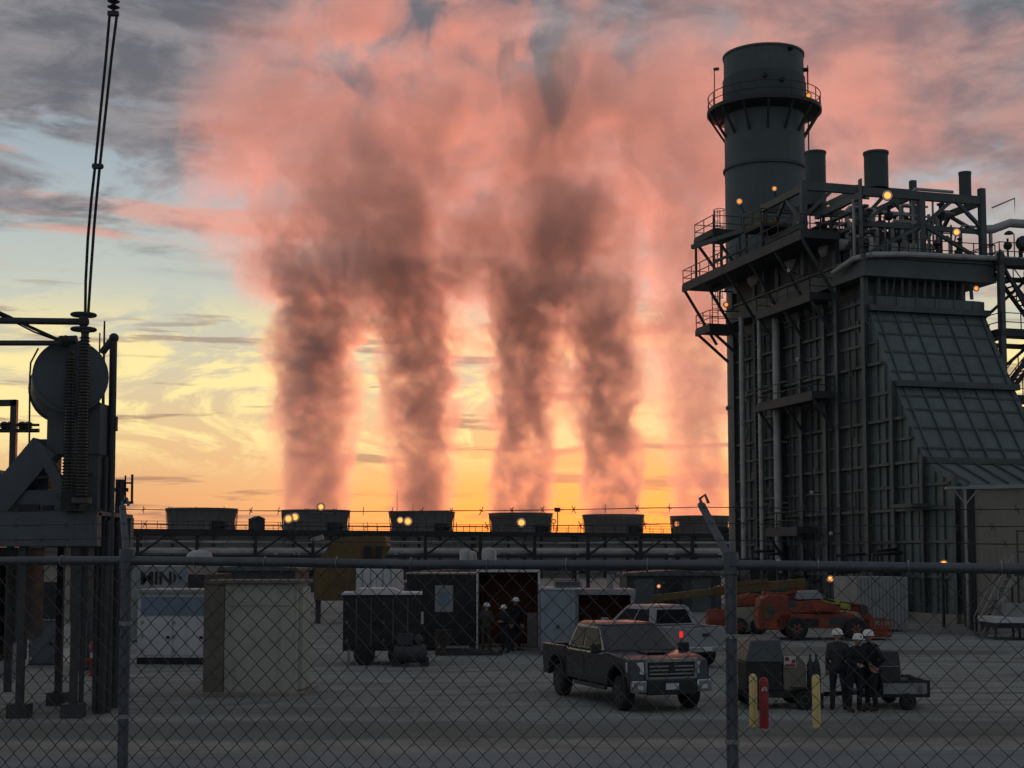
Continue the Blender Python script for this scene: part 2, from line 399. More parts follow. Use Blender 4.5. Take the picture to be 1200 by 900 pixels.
# =====================================================================  cooling tower
CA, CB = Vector(((237-600)/1700*215, 215, 0)), Vector(((820-600)/1700*255, 255, 0))
CD = (CB-CA).normalized(); CANG = math.atan2(CD.y, CD.x); PITCHC = (CB-CA).length/5
DECK = 7.35
def cooling_tower():
    root = thing('cooling_tower', CA, 'long low cooling tower with a row of round fan stacks at the horizon', 'cooling tower', CANG)
    x0, x1, hw = -PITCHC*1.35, PITCHC*5.6, 7.5
    b = MB(); b.span((x0, -hw, 0), (x1, hw, DECK-.6)); b.build('casing', M['tower'], root)
    lv = MB()
    for k in range(9): lv.bar((x0, -hw-.12, .8+k*.68), (x1, -hw-.12, .8+k*.68), .5, .06)
    lv.build('louvre_bank', M['tower'], root)
    co = MB(); k = x0
    while k <= x1: co.span((k-.15, -hw-.5, 0), (k+.15, -hw-.2, DECK-.6)); k += PITCHC/3
    co.build('frame_posts', M['black'], root)
    dk = MB(); dk.span((x0-.4, -hw-.8, DECK-.6), (x1+.4, hw+.8, DECK)); dk.build('fan_deck', M['black'], root)
    rl = MB()
    for yy in (-hw-.7, hw+.7):
        for z in (.55, 1.1): rl.bar((x0, yy, DECK+z), (x1, yy, DECK+z), .06)
        k = x0
        while k <= x1: rl.bar((k, yy, DECK), (k, yy, DECK+1.12), .07); k += 2.2
    rl.build('railing', M['black'], root)
    for k in range(6):
        c = (PITCHC*k, 0, DECK)
        prof = [(4.95, 0), (4.85, .6), (4.86, 1.2), (4.95, 1.9), (5.12, 2.6), (5.28, 3.05), (5.32, 3.06), (5.32, 3.2), (5.1, 3.2), (4.7, 2.0), (4.6, .3)]
        fs = MB().lathe(prof, c, 64).build('fan_stack', M['frp'], root)
        st = MB()
        for j in range(24):
            a = 2*math.pi*j/24; st.bar((c[0]+4.98*math.cos(a), 4.98*math.sin(a), DECK), (c[0]+5.22*math.cos(a), 5.22*math.sin(a), DECK+2.9), .09, .06)
        st.build('stiffener', M['frp'], fs)
        h = MB(); h.span((c[0]+.2, -5.3, DECK), (c[0]+1.6, -4.6, DECK+1.3)); h.ball((c[0]+2.0, -5.2, DECK+.7), .55, 10); h.build('motor', M['black'], fs)
    hut = MB(); hx = PITCHC*.40; hut.span((hx-.95, -5.2, DECK), (hx+.95, -3.2, DECK+1.6))
    hut.prism([(hx-1.1, -5.4, DECK+1.6), (hx+1.1, -5.4, DECK+1.6), (hx, -5.4, DECK+2.1)], (0, 2.4, 0))
    hut.build('stair_hut', M['dark'], root)
    for px, h in ((1.62, 6.4), (1.77, 4.2)):
        r = MB().tube([(PITCHC*px, -6, DECK), (PITCHC*px, -6, DECK+h)], [.07, .03], 6); r.build('lightning_rod', M['black'], root)
    return root
cooling_tower()
def pipe_rack():
    O = P(160, 700, 140); O.z = 0; x1 = P(872, 700, 152).x-O.x; rnd = random.Random(8)
    root = thing('pipe_rack', O, 'dark steel pipe rack with crossed bracing in front of the cooling tower', 'pipe rack', math.atan2(12, x1))
    Ln = math.hypot(x1, 12)
    n = 11
    for k in range(n+1):
        x = Ln*k/n
        c = MB()
        for yy in (0, 5): c.bar((x, yy, 0), (x, yy, 5.75), .32)
        for z in (1.9, 3.6, 5.6): c.bar((x, 0, z), (x, 5, z), .28)
        c.build('trestle', M['black'], root)
    bm_ = MB()
    for z in (2.2, 3.5, 5.7):
        for yy in (-.2, 5.2): bm_.bar((-2, yy, z), (Ln, yy, z), .22, .3)
    bm_.build('longitudinal_beam', M['black'], root)
    for k in range(n):
        a, b = Ln*k/n, Ln*(k+1)/n; m_ = (a+b)/2
        if k % 3 != 1:
            for e in (a, b): MB().bar((e, -.1, 3.6), (m_, -.1, 5.6), .2).build('brace', M['black'], root)
    pp = MB()
    for yy, z, r in ((.7, 3.95, .26), (1.5, 3.9, .18), (2.3, 4.05, .34), (3.3, 3.9, .2), (4.2, 4.0, .3), (.6, 2.5, .22), (1.6, 2.6, .3), (3., 2.5, .2), (4.1, 2.6, .32), (.9, 4.9, .14)):
        pp.tube([(-2, yy, z), (Ln, yy, z)], r, 8)
    for k in range(16):
        x = rnd.uniform(2, Ln-2); z = rnd.uniform(1, 2.2); pp.tube([(x, .4, .3), (x, .4, 3.9)], rnd.choice((.12, .18, .25)), 8)
    pp.build('pipe_run', M['pipe'], root)
    for k in range(12):
        x = rnd.uniform(1, Ln-1); w = rnd.uniform(.6, 1.6); h = rnd.uniform(.8, 1.9); MB().span((x, -1.2, 0), (x+w, -.5, h)).build('valve_cabinet', M['dark'], root)
pipe_rack()
# =====================================================================  boiler (heat recovery unit), its own axes: x along the front, y to the rear
HO, HA = Vector((21.1, 85, 0)), math.atan2(.277, .961)
HM = Matrix.Translation(HO) @ Matrix.Rotation(HA, 4, 'Z')
def HL(x, y, z): return HM @ Vector((x, y, z))
def railing(mb, pts, h=1.1, step=1.5, w=.05):
    pts = [Vector(p) for p in pts]
    for a, b in zip(pts, pts[1:]):
        L = (b-a).length; n = max(1, round(L/step))
        for z in (h*.5, h): mb.bar(a+Vector((0, 0, z)), b+Vector((0, 0, z)), w)
        mb.bar(a+Vector((0, 0, .08)), b+Vector((0, 0, .08)), w*.5, .15)
        for i in range(n+1):
            p = a.lerp(b, i/n); mb.bar(p, p+Vector((0, 0, h)), w)
W_, D_, ZC = 7.9, 18.4, 18.9
SL = [(0, 18.1), (-2.75, 13.3), (-5.8, 8.7), (-9.2, 7.3)]       # duct roof line (y, z)
def roofz(y):
    for (a, za), (b, zb) in zip(SL, SL[1:]):
        if y >= b: return za+(zb-za)*(a-y)/(a-b)
    return SL[-1][1]
def boiler():
    rnd = random.Random(11)
    root = thing('heat_recovery_boiler', HO, 'tall grey steel boiler casing with sloping inlet duct, platforms and pipework at right', 'boiler', HA)
    b = MB(); b.span((0, 0, 0), (W_, D_, ZC)); b.span((.7, .9, ZC), (W_-.7, D_-.3, 20.0)); b.build('casing', M['wall'], root)
    b = MB(); b.prism([(0, y, z) for y, z in SL]+[(0, -9.2, 0), (0, -.003, 0)], (W_, 0, 0)); b.build('inlet_duct', M['panel'], root)
    # front panel above the duct
    b = MB(); b.span((.45, -.12, 18.25), (W_-.3, -.004, ZC))
    for k in range(6): b.span((.5+k*1.3, -.2, 18.3), (.58+k*1.3, -.12, ZC))
    b.build('front_panel', M['panel'], root)
    rb = MB()
    for k in range(7):
        s = .45+k*1.18
        for (ya, za), (yb, zb) in zip(SL, SL[1:]): rb.bar((s, ya, za+.06), (s, yb, zb+.06), .09, .16)
    for (ya, za), (yb, zb) in zip(SL[:2], SL[1:3]):
        for f in (.16, .34, .58, .84): rb.bar((.1, ya+(yb-ya)*f, za+(zb-za)*f+.05), (W_, ya+(yb-ya)*f, za+(zb-za)*f+.05), .1, .12)
    rb.build('duct_rib', M['steel'], root)
    for (y, z) in SL[:3]:
        l = MB(); l.span((0-.1, y-.42, z-.12), (W_+.12, y+.1, z+.22)); l.build('ledge', M['steel'], root)
    # buckstay columns of the side wall, then of the duct
    for y in (0, 3.3, 4.9, 8.1, 11.0, 14.6, 18.2):
        c = MB(); c.span((-.42, y-.18, 0), (-.36, y+.18, 22.2 if y else 25.9)); c.span((-.36, y-.04, 0), (-.02, y+.04, 22.2 if y else 21.0)); c.build('column', M['steel'], root)
    for y in (-2.83, -5.8, -8.9):
        c = MB(); zt_ = roofz(y)+.35; c.span((-.36, y-.15, 0), (-.30, y+.15, zt_)); c.span((-.30, y-.04, 0), (-.01, y+.04, zt_-.05)); c.build('column', M['steel'], root)
    st = MB()
    for z in (2.4, 4.3, 6.1, 7.4, 8.75, 10.1, 11.3, 12.9, 14.7, 16.0, 17.2, 18.6):
        big = z in (6.1, 8.75, 11.3, 14.7, 17.2); w = .26 if big else .14
        y0 = 0
        for yy in [-.2*i for i in range(46)]:
            if roofz(yy)-.3 > z: y0 = yy
        st.span((-w, y0, z-.08), (-.006, D_, z+.08))
    y = -8.4
    while y < D_:
        t = min(ZC, roofz(y)-.2 if y < 0 else ZC); st.span((-.12, y-.035, 0), (-.004, y+.035, t)); y += .82
    st.build('stiffener_grid', M['wall'], root)
    for k in range(40):        # blanked inspection panels
        y = rnd.uniform(.4, 17); z = rnd.uniform(1, 17.5); MB().span((-.07, y, z), (-.003, y+rnd.uniform(.3, .6), z+rnd.uniform(.3, .9))).build('inspection_panel', M['steel'], root)
    # roof girders
    g = MB(); g.span((-.55, -.55, 20.0), (W_+.5, D_+.3, 20.35)); g.span((-.45, -.45, 20.35), (W_+.4, -.2, 21.1)); g.span((-.45, -.19, 20.35), (-.2, D_, 21.1)); g.span((W_+.2, -.19, 20.35), (W_+.4, D_, 21.1)); g.span((-.6, -.6, 21.1), (W_+.6, D_+.3, 21.25))
    g.build('roof_deck', M['steel'], root)
    for s in [.7+i*.52 for i in range(13)]:
        h = MB().tube([(s, -.05+rnd.uniform(-.1, .2), 19.0), (s, -.05, 20.0)], rnd.choice((.06, .09, .11)), 8); h.build('hanger', M['steel'], root)
    p = MB(); p.tube([(-.2, -.75, 21.2), (2, -.78, 21.35), (W_, -.78, 21.45), (W_+7, -.78, 21.5)], .17, 10)
    p.tube([(-.9, 2.5, 20.7), (-.7, .4, 21.15), (-.2, -.75, 21.2)], .17, 10)
    p.build('roof_pipe', M['pipe'], root)
    # top steelwork
    F1, F2, F3 = 0., 6.2, 12.4
    for s, y, z in ((W_, F1, 25.9), (3.7, F1, 25.0), (-.9, F2, 27.3), (3.0, F2, 27.3), (7.0, F2, 27.9), (-.6, F3, 27.3), (7.0, F3, 27.3), (W_, 17., 25.0)):
        c = MB(); c.bar((s, y, 21.25), (s, y, z), .36); c.build('roof_post', M['steel'], root)
    bm_ = MB()
    bm_.bar((-.3, F1, 25.15), (W_+.1, F1, 25.15), .3, .5); bm_.bar((-.9, F2, 27.0), (7., F2, 27.0), .3, .55); bm_.bar((-.6, F3, 27.0), (7., F3, 27.0), .3, .5)
    for s in (-.75, 3.0, 7.0): bm_.bar((s, F2, 26.95), (s, F3, 26.95), .28, .45)
    for s in (0, W_): bm_.bar((s, F1, 25.1), (s, F2, 25.1), .26, .42)
    bm_.bar((3.7, F1, 25.1), (3.0, F2, 26.9), .26, .4)
    for y in (F1, F2): bm_.bar((-.6, y+.3, 23.3), (W_, y+.3, 23.3), .2, .3)
    for z in (23.2, 24.6):
        bm_.bar((-.6, F3, z), (7., F3, z), .2, .3); bm_.bar((-.7, F2, z), (-.6, F3, z), .2, .3)
    bm_.build('roof_beam', M['steel'], root)
    for a, c in (((0, F1, 23.4), (2.1, F1, 25.0)), ((3.7, F1, 23.3), (5.8, F1, 25.0)), ((W_, F1, 23.4), (6.1, F1, 25.0)), ((-.9, F2, 25), (1.2, F2, 26.9)), ((3., F2, 24.8), (5., F2, 26.9)), ((7., F2, 24.8), (5.2, F2, 26.9)),
                 ((W_, F1, 23.0), (W_, 3.5, 25.0)), ((W_, F2, 22.6), (W_, 3.5, 25.0)), ((-.75, F2, 24.2), (-.7, 9, 26.9)), ((-.6, F3, 24.2), (-.7, 9, 26.9)), ((0, F1, 21.4), (3.6, F1, 23.3)), ((W_, F1, 21.4), (4., F1, 23.3))): MB().bar(a, c, .2).build('knee_brace', M['steel'], root)
    for s, y, r, z0, z1 in ((4.4, 6.3, .80, 27.2, 29.6), (2.8, 11.5, .74, 27.2, 30.9), (6.9, .2, .38, 25.4, 26.9)):
        v = MB().lathe([(r*.96, z0), (r*.96, z1-.15), (r*1.03, z1-.15), (r*1.03, z1), (r*.85, z1), (r*.8, z0+.3)], (s, y, 0), 28); v.build('vent_silencer', M['stackd'], root)
    for y, z, r in ((4.6, 22.7, .62), (9.2, 23.0, .95), (14.8, 22.9, .85)):
        m_ = Matrix.Rotation(R(90), 3, 'Y'); Ln = W_-.6
        dr = MB().lathe([(.05, -.28), (r*.6, -.2), (r*.9, -.06), (r, .05), (r, Ln), (r*.9, Ln+.12), (r*.6, Ln+.25), (.05, Ln+.33)], (-.4, y, z), 24, m_); dr.build('steam_drum', M['pipe'], root)
    sd = MB()
    for y in (4.6, 9.2, 14.8):
        for s in (.8, 6.2): sd.span((s-.2, y-.6, 21.25), (s+.2, y+.6, 22.4))
    sd.build('drum_saddle', M['steel'], root)
    pp = MB()
    vh = MB(); vh.span((-.3, 9.9, 21.26), (6.4, 17.5, 24.0)); vh.span((1.0, 7.9, 21.26), (W_-.4, 8.5, 22.9)); vh.span((-.4, 3.2, 21.26), (-.1, 9.8, 23.0)); vh.build('valve_house', M['dark'], root)
    ct = MB()
    for z in (22.2, 23.4, 24.4): ct.span((.2, 5.2, z), (W_-.2, 5.6, z+.16)); ct.span((.1, .5, z), (.45, 9.5, z+.14))
    ct.build('cable_tray', M['steel'], root)
    for k in range(120):        # risers, cross-overs and drain lines
        s, y = rnd.uniform(-.4, W_), rnd.uniform(.4, 16); r = rnd.choice((.05, .07, .1, .14)); h = rnd.uniform(22.4, 25.6)
        if k % 3 == 0: pp.tube([(s, y, 21.2), (s, y, h), (s, y+.2, h+.15), (s, y+rnd.uniform(1, 3), h+.15)], r, 7)
        elif k % 3 == 1: pp.tube([(s, y, 21.2), (s, y, h), (s+.15, y, h+.15), (s+rnd.uniform(.8, 3), y, h+.15)], r, 7)
        else: pp.tube([(s, y, 21.2), (s, y, h)], r, 7)
    pp.tube([(3.4, -.2, 21.25), (3.4, -.2, 22.9), (3.5, -.2, 23.0)], .06, 7)
    pp.build('roof_piping', M['pipe'], root)
    for k in range(44):
        vv = MB()
        s, y = rnd.uniform(0, W_), rnd.uniform(.4, 9); z = rnd.uniform(21.6, 24.6); r = rnd.uniform(.14, .3)
        vv.lathe([(r*.6, 0), (r, .15), (r, .4), (r*.4, .45), (r*.4, .8), (r*.9, .82), (r*.9, .92), (r*.2, .95)], (s, y, z), 10)
        vv.bar((s, y, 21.25), (s, y, z), .09); vv.build('valve', M['dark'], root)
    rl = MB(); railing(rl, [(-.55, .3, 21.25), (-.5, -.5, 21.25), (W_+.5, -.5, 21.25), (W_+.5, D_, 21.25)]); railing(rl, [(.2, 6.0, 24.2), (W_-.2, 6.0, 24.2)]); railing(rl, [(.2, 12.0, 24.2), (W_-.2, 12.0, 24.2)])
    rl.build('roof_railing', M['dark'], root)
    d2 = MB(); d2.span((0, 5.9, 24.05), (W_, 8.0, 24.2)); d2.span((0, 11.9, 24.05), (W_, 13.6, 24.2)); d2.build('upper_walkway', M['dark'], root)
    yb = MB(); yb.span((-2.4, 9.2, 25.0), (-.2, 11.8, 25.15)); yb.bar((-2.3, 9.3, 22.6), (-2.3, 9.3, 25), .15); yb.bar((-2.3, 11.7, 22.6), (-2.3, 11.7, 25), .15)
    ybo = yb.build('crane_landing', M['dark'], root); r_ = MB(); railing(r_, [(-.2, 9.2, 25.15), (-2.4, 9.2, 25.15), (-2.4, 11.8, 25.15), (-.2, 11.8, 25.15)], 1.0, 1.1, .06); r_.build('railing', M['ochre'], ybo)
    bl = MB(); bl.bar((-2.3, 11.9, 25.3), (-4.1, 16.6, 25.0), .22, .3); bl.bar((-2.3, 11.9, 24.0), (-3.6, 14.0, 23.5), .16); bl.build('davit_beam', M['steel'], root)
    # side platforms
    def platform(x0, x1, y0, y1, z, t=.28, br=1.6, brz=1.9, m='dark'):
        d = MB(); d.span((x0, y0, z-t), (x1, y1, z)); d.span((x0-.02, y0-.02, z-t-.14), (x0+.14, y1+.02, z+.02))
        o = d.build('platform', M[m], root)
        r = MB(); railing(r, [(x1, y0+.04, z), (x0+.05, y0+.04, z), (x0+.05, y1-.04, z), (x1, y1-.04, z)]); r.build('railing', M['dark'], o)
        n = max(1, round((y1-y0)/4))
        for i in range(n+1):
            yy = y0+.15+(y1-y0-.3)*i/n; MB().bar((x0+.1, yy, z-t), (x1-.05, yy, z-t-brz), .16).build('brace', M['dark'], o)
        return o
    platform(-3.1, -.45, 2.4, 20.8, 23.1, .35, brz=3.9)
    platform(-2.0, -.45, 3.5, 11., 19.5); platform(-2.0, -.45, 3.4, 11.2, 13.4); platform(-1.9, -.45, 5.8, 10.2, 5.2)
    platform(-2.7, -.2, 16.9, 19.4, 19.6); platform(-2.7, -.5, 16.2, 19.5, 26.2, .2, brz=2.6)
    ps = MB()
    for s, y in ((-2.6, 16.3), (-2.6, 19.4), (-.6, 16.3), (-.6, 19.4)): ps.bar((s, y, 23.1), (s, y, 26.0), .14)
    ps.build('platform_leg', M['dark'], root)
    cg = MB()                  # ladder cages
    for (s, y, z0, z1) in ((-2.5, 15.9, 23.2, 27.6), (-1.6, 18.4, 19.6, 23.6)):
        for dx in (-.22, .22): cg.bar((s+dx, y, z0), (s+dx, y, z1), .05)
        z = z0+.3
        while z < z1: cg.bar((s-.22, y, z), (s+.22, y, z), .03); z += .3
        for z in (z0+2.2, z0+3.1, z1-.1):
            pts = [(s+.4*math.cos(a), y-.38+.4*math.sin(a), z) for a in [math.pi*2*i/12 for i in range(13)]]; cg.tube(pts, .025, 5)
        for a in range(6): cg.bar((s+.4*math.cos(a), y-.38+.4*math.sin(a), z0+2.2), (s+.4*math.cos(a), y-.38+.4*math.sin(a), z1-.1), .03)
    cg.build('caged_ladder', M['dark'], root)
    fr = MB()
    for a, c in (((-1.6, 17.6, 20.8), (-.6, 17.6, 20.8)), ((-1.6, 17.6, 22.2), (-.6, 17.6, 22.2)), ((-1.6, 17.6, 20.8), (-1.6, 17.6, 22.2)), ((-.6, 17.6, 20.8), (-.6, 17.6, 22.2))): fr.bar(a, c, .09)
    fr.build('lamp_frame', M['dark'], root)
    for y, r in ((10.6, .25), (13.1, .15), (15.9, .19)):
        t = MB(); t.tube([(-.75, y, 0), (-.75, y, 20.1)], r, 14)
        for z in (3, 7, 11, 15, 19): t.bar((-.75, y, z), (-.03, y, z), .1)
        t.build('downcomer_pipe', M['pipe'], root)
    ld = MB()
    for dx in (-.24, .24): ld.bar((-.5, 14.1+dx, .2), (-.5, 14.1+dx, 20), .06)
    z = .5
    while z < 20: ld.bar((-.5, 13.86, z), (-.5, 14.34, z), .04); z += .3
    for z in range(2, 20, 2): ld.bar((-.5, 13.7, z), (-.5, 14.5, z), .09)
    ld.build('ladder', M['dark'], root)
    tp = MB()
    for y in (1.4, 4.1, 6.4, 9.3): tp.tube([(-.5, y, 0), (-.5, y, rnd.uniform(9, 18))], .06, 6)
    tp.build('conduit', M['dark'], root)
    MB().span((.4, -9.9, 6.6), (3.8, -9.2, 6.75)).build('duct_landing', M['steel'], root); MB().span((-1.5, -6.7, 6.15), (-.4, -4.6, 6.35)).build('duct_landing', M['steel'], root)
    sk = MB(); sk.span((-.2, -9.5, 0), (W_+.2, -9.2, .5)); sk.span((-.5, -9.2, 0), (-.0, D_, .45)); sk.build('plinth', M['concrete'], root)
    # clutter of pumps and skids at the foot of the side wall
    for k in range(14):
        ck = MB()
        y = rnd.uniform(-8, 16); w, h = rnd.uniform(.5, 1.6), rnd.uniform(.6, 2.6); s = rnd.uniform(-3, -1.2); ck.span((s, y, 0), (s+w, y+w, h))
        ck.tube([(s+.2, y+.2, h), (s+.2, y+.2, h+1.2), (-.3, y+.3, h+1.3)], .1, 7); ck.ball((s+w*.5, y+w*.5, h), w*.3, 10)
        ck.build('pump_skid', M['dark'], root)
boiler()
def stack():
    c = HL(4.0, 22.6, 0); c.x += .45
    root = thing('exhaust_stack', c, 'tall round grey exhaust stack with a ring platform near its rim', 'chimney')
    zt = P(896, 66, c.y).z; zb = P(896, 95, c.y).z; zp = P(896, 131, c.y).z; zr = P(896, 200, c.y).z
    r = 3.0
    b = MB().lathe([(r, 0), (r, zp-.6), (r+.02, zp-.6), (r+.02, zp)], (0, 0, 0), 72); b.build('shaft', M['stackm'], root)
    b = MB().lathe([(r+.1, zp-.1), (r+.1, zb)], (0, 0, 0), 72); b.build('damper_band', M['stackd'], root)
    b = MB().lathe([(r+.0, zb), (r+.0, zt-.15), (r+.08, zt-.15), (r+.08, zt), (r-.15, zt), (r-.2, zt-2)], (0, 0, 0), 72); b.build('outlet', M['stackm'], root)
    for z in (zr, zr-9, zr-18): MB().lathe([(r+.0, z-.12), (r+.14, z-.12), (r+.14, z+.06), (r, z+.06)], (0, 0, 0), 72).build('ring_stiffener', M['stackd'], root)
    p = MB().lathe([(r, zp-.5), (4.2, zp-.22), (4.3, zp-.22), (4.3, zp+.06), (r, zp+.06)], (0, 0, 0), 56); po = p.build('ring_platform', M['dark'], root)
    rl = MB(); ring = [(4.22*math.cos(2*math.pi*k/40), 4.22*math.sin(2*math.pi*k/40), zp) for k in range(41)]
    for z in (.55, 1.12): rl.tube([(x, y, q+z) for x, y, q in ring], .035, 6)
    for k in range(0, 40, 2): rl.bar(ring[k], Vector(ring[k])+Vector((0, 0, 1.12)), .06)
    rl.build('railing', M['dark'], po)
    for k in range(14):
        a = 2*math.pi*(k+.3)/14; ca, sa = math.cos(a), math.sin(a); MB().bar((4.15*ca, 4.15*sa, zp-.25), (r*ca, r*sa, zp-2.1), .16).build('bracket', M['dark'], po)
    ms = MB(); a = R(200); ms.tube([(4.2*math.cos(a), 4.2*math.sin(a), zp), (4.2*math.cos(a), 4.2*math.sin(a), zp+2.9)], .04, 6); ms.bar((4.2*math.cos(a)-.05, 4.2*math.sin(a), zp+2.8), (4.2*math.cos(a)+.35, 4.2*math.sin(a), zp+2.85), .18)
    ms.build('sensor_mast', M['dark'], root)
    pt = MB()
    for a, z in ((R(300), zb+1.6), (R(345), zb+.6), (R(262), zp+1.8), (R(285), zp+1.5)): pt.tube([(r*math.cos(a), r*math.sin(a), z), ((r+.35)*math.cos(a), (r+.35)*math.sin(a), z)], .16, 10)
    pt.build('test_port', M['black'], root)
    ld = MB(); a0 = R(352)
    for da in (-.08, .08): ld.bar(((r+.3)*math.cos(a0+da), (r+.3)*math.sin(a0+da), zr-8), ((r+.3)*math.cos(a0+da), (r+.3)*math.sin(a0+da), zb+1), .06)
    ld.build('ladder', M['dark'], root)
stack()
def stair_tower():
    root = thing('stair_tower', HL(8.4, -1.0, 0), 'open steel stair tower with braced columns at the right of the boiler', 'stair tower', HA)
    X1, Y1 = 5.2, 4.6
    for s, y in ((0, 0), (X1, 0), (0, Y1), (X1, Y1), (2.6, 0)):
        MB().bar((s, y, 0), (s, y, 21.8), .34).build('column', M['steel'], root)
    lv = (4.6, 8.8, 13.0, 17.0, 21.3)
    for z in lv:
        d = MB(); d.span((-.2, -.2, z-.3), (X1+.2, -.02+.9, z)); d.span((-.2, .9, z-.3), (.9, Y1, z)); d.span((X1-.7, .9, z-.3), (X1+.2, Y1, z)); d.span((-.1, Y1-.2, z-.3), (X1, Y1, z))
        o = d.build('landing', M['dark'], root)
        r = MB(); railing(r, [(-.15, Y1, z), (-.15, -.15, z), (X1+.15, -.15, z), (X1+.15, Y1, z)]); r.build('railing', M['dark'], o)
    f = MB()
    for i, (a, b) in enumerate(zip(lv, lv[1:])):
        x0, x1 = (.9, X1-.7) if i % 2 == 0 else (X1-.7, .9)
        for yy in (1.3, 2.3): f.bar((x0, yy, a), (x1, yy, b), .06, .28)
        n = 16
        for k in range(n): f.box((x0+(x1-x0)*(k+.5)/n, 1.8, a+(b-a)*(k+.5)/n), (.26, 1.0, .04))
        for yy in (1.3, 2.3):
            f.bar((x0, yy, a+1), (x1, yy, b+1), .05)
            for k in range(5): f.bar((x0+(x1-x0)*k/4, yy, a+(b-a)*k/4), (x0+(x1-x0)*k/4, yy, a+(b-a)*k/4+1), .05)
    f.build('stair_flight', M['dark'], root)
    for i, (a, c) in enumerate(zip((0,)+lv, lv)):
        for e, f_ in ((((0, 0, a), (2.6, 0, c)) if i % 2 else ((2.6, 0, a), (0, 0, c))), ((0, Y1, a), (X1, Y1, c)), ((2.6, 0, a), (X1, 0, c))): MB().bar(e, f_, .16).build('brace', M['dark'], root)
    p = MB(); p.tube([(-.6, 1.2, 23.4), (.4, 1.2, 23.5), (1.6, 1.2, 23.95), (7, 1.2, 24.0)], .27, 12); p.tube([(-.2, .4, 24.6), (1.4, .4, 25.3), (1.4, .4, 24.2)], .05, 6)
    for s in (.2, 4.8): p.bar((s, 1.2, 21.3), (s, 1.2, 23.6), .16)
    p.build('steam_pipe', M['pipe'], root)
    v = MB()
    m_ = Matrix.Rotation(R(70), 3, 'X')
    v.lathe([(.1, 0), (.45, .1), (.5, .3), (.45, .5), (.1, .55)], (1.9, .6, 22.4), 16, m_); v.bar((1.9, .6, 21.3), (1.9, .6, 22.4), .16)
    for s, h in ((2.6, 1.7), (.9, 1.5), (3.2, 1.4), (3.6, 1.8)): v.bar((s, .5, 21.3), (s, .5, 21.3+h), .09); v.ball((s, .5, 21.3+h*.7), .28, 8)
    v.build('relief_valve', M['dark'], root)
    l = MB(); l.tube([(1.15, .2, 21.3), (1.15, .2, 23.0), (.9, .2, 23.15)], .04, 6); l.lathe([(.3, 0), (.22, .12), (.08, .2)], (.8, .2, 23.0), 12); l.build('walkway_light', M['dark'], root)
stair_tower()
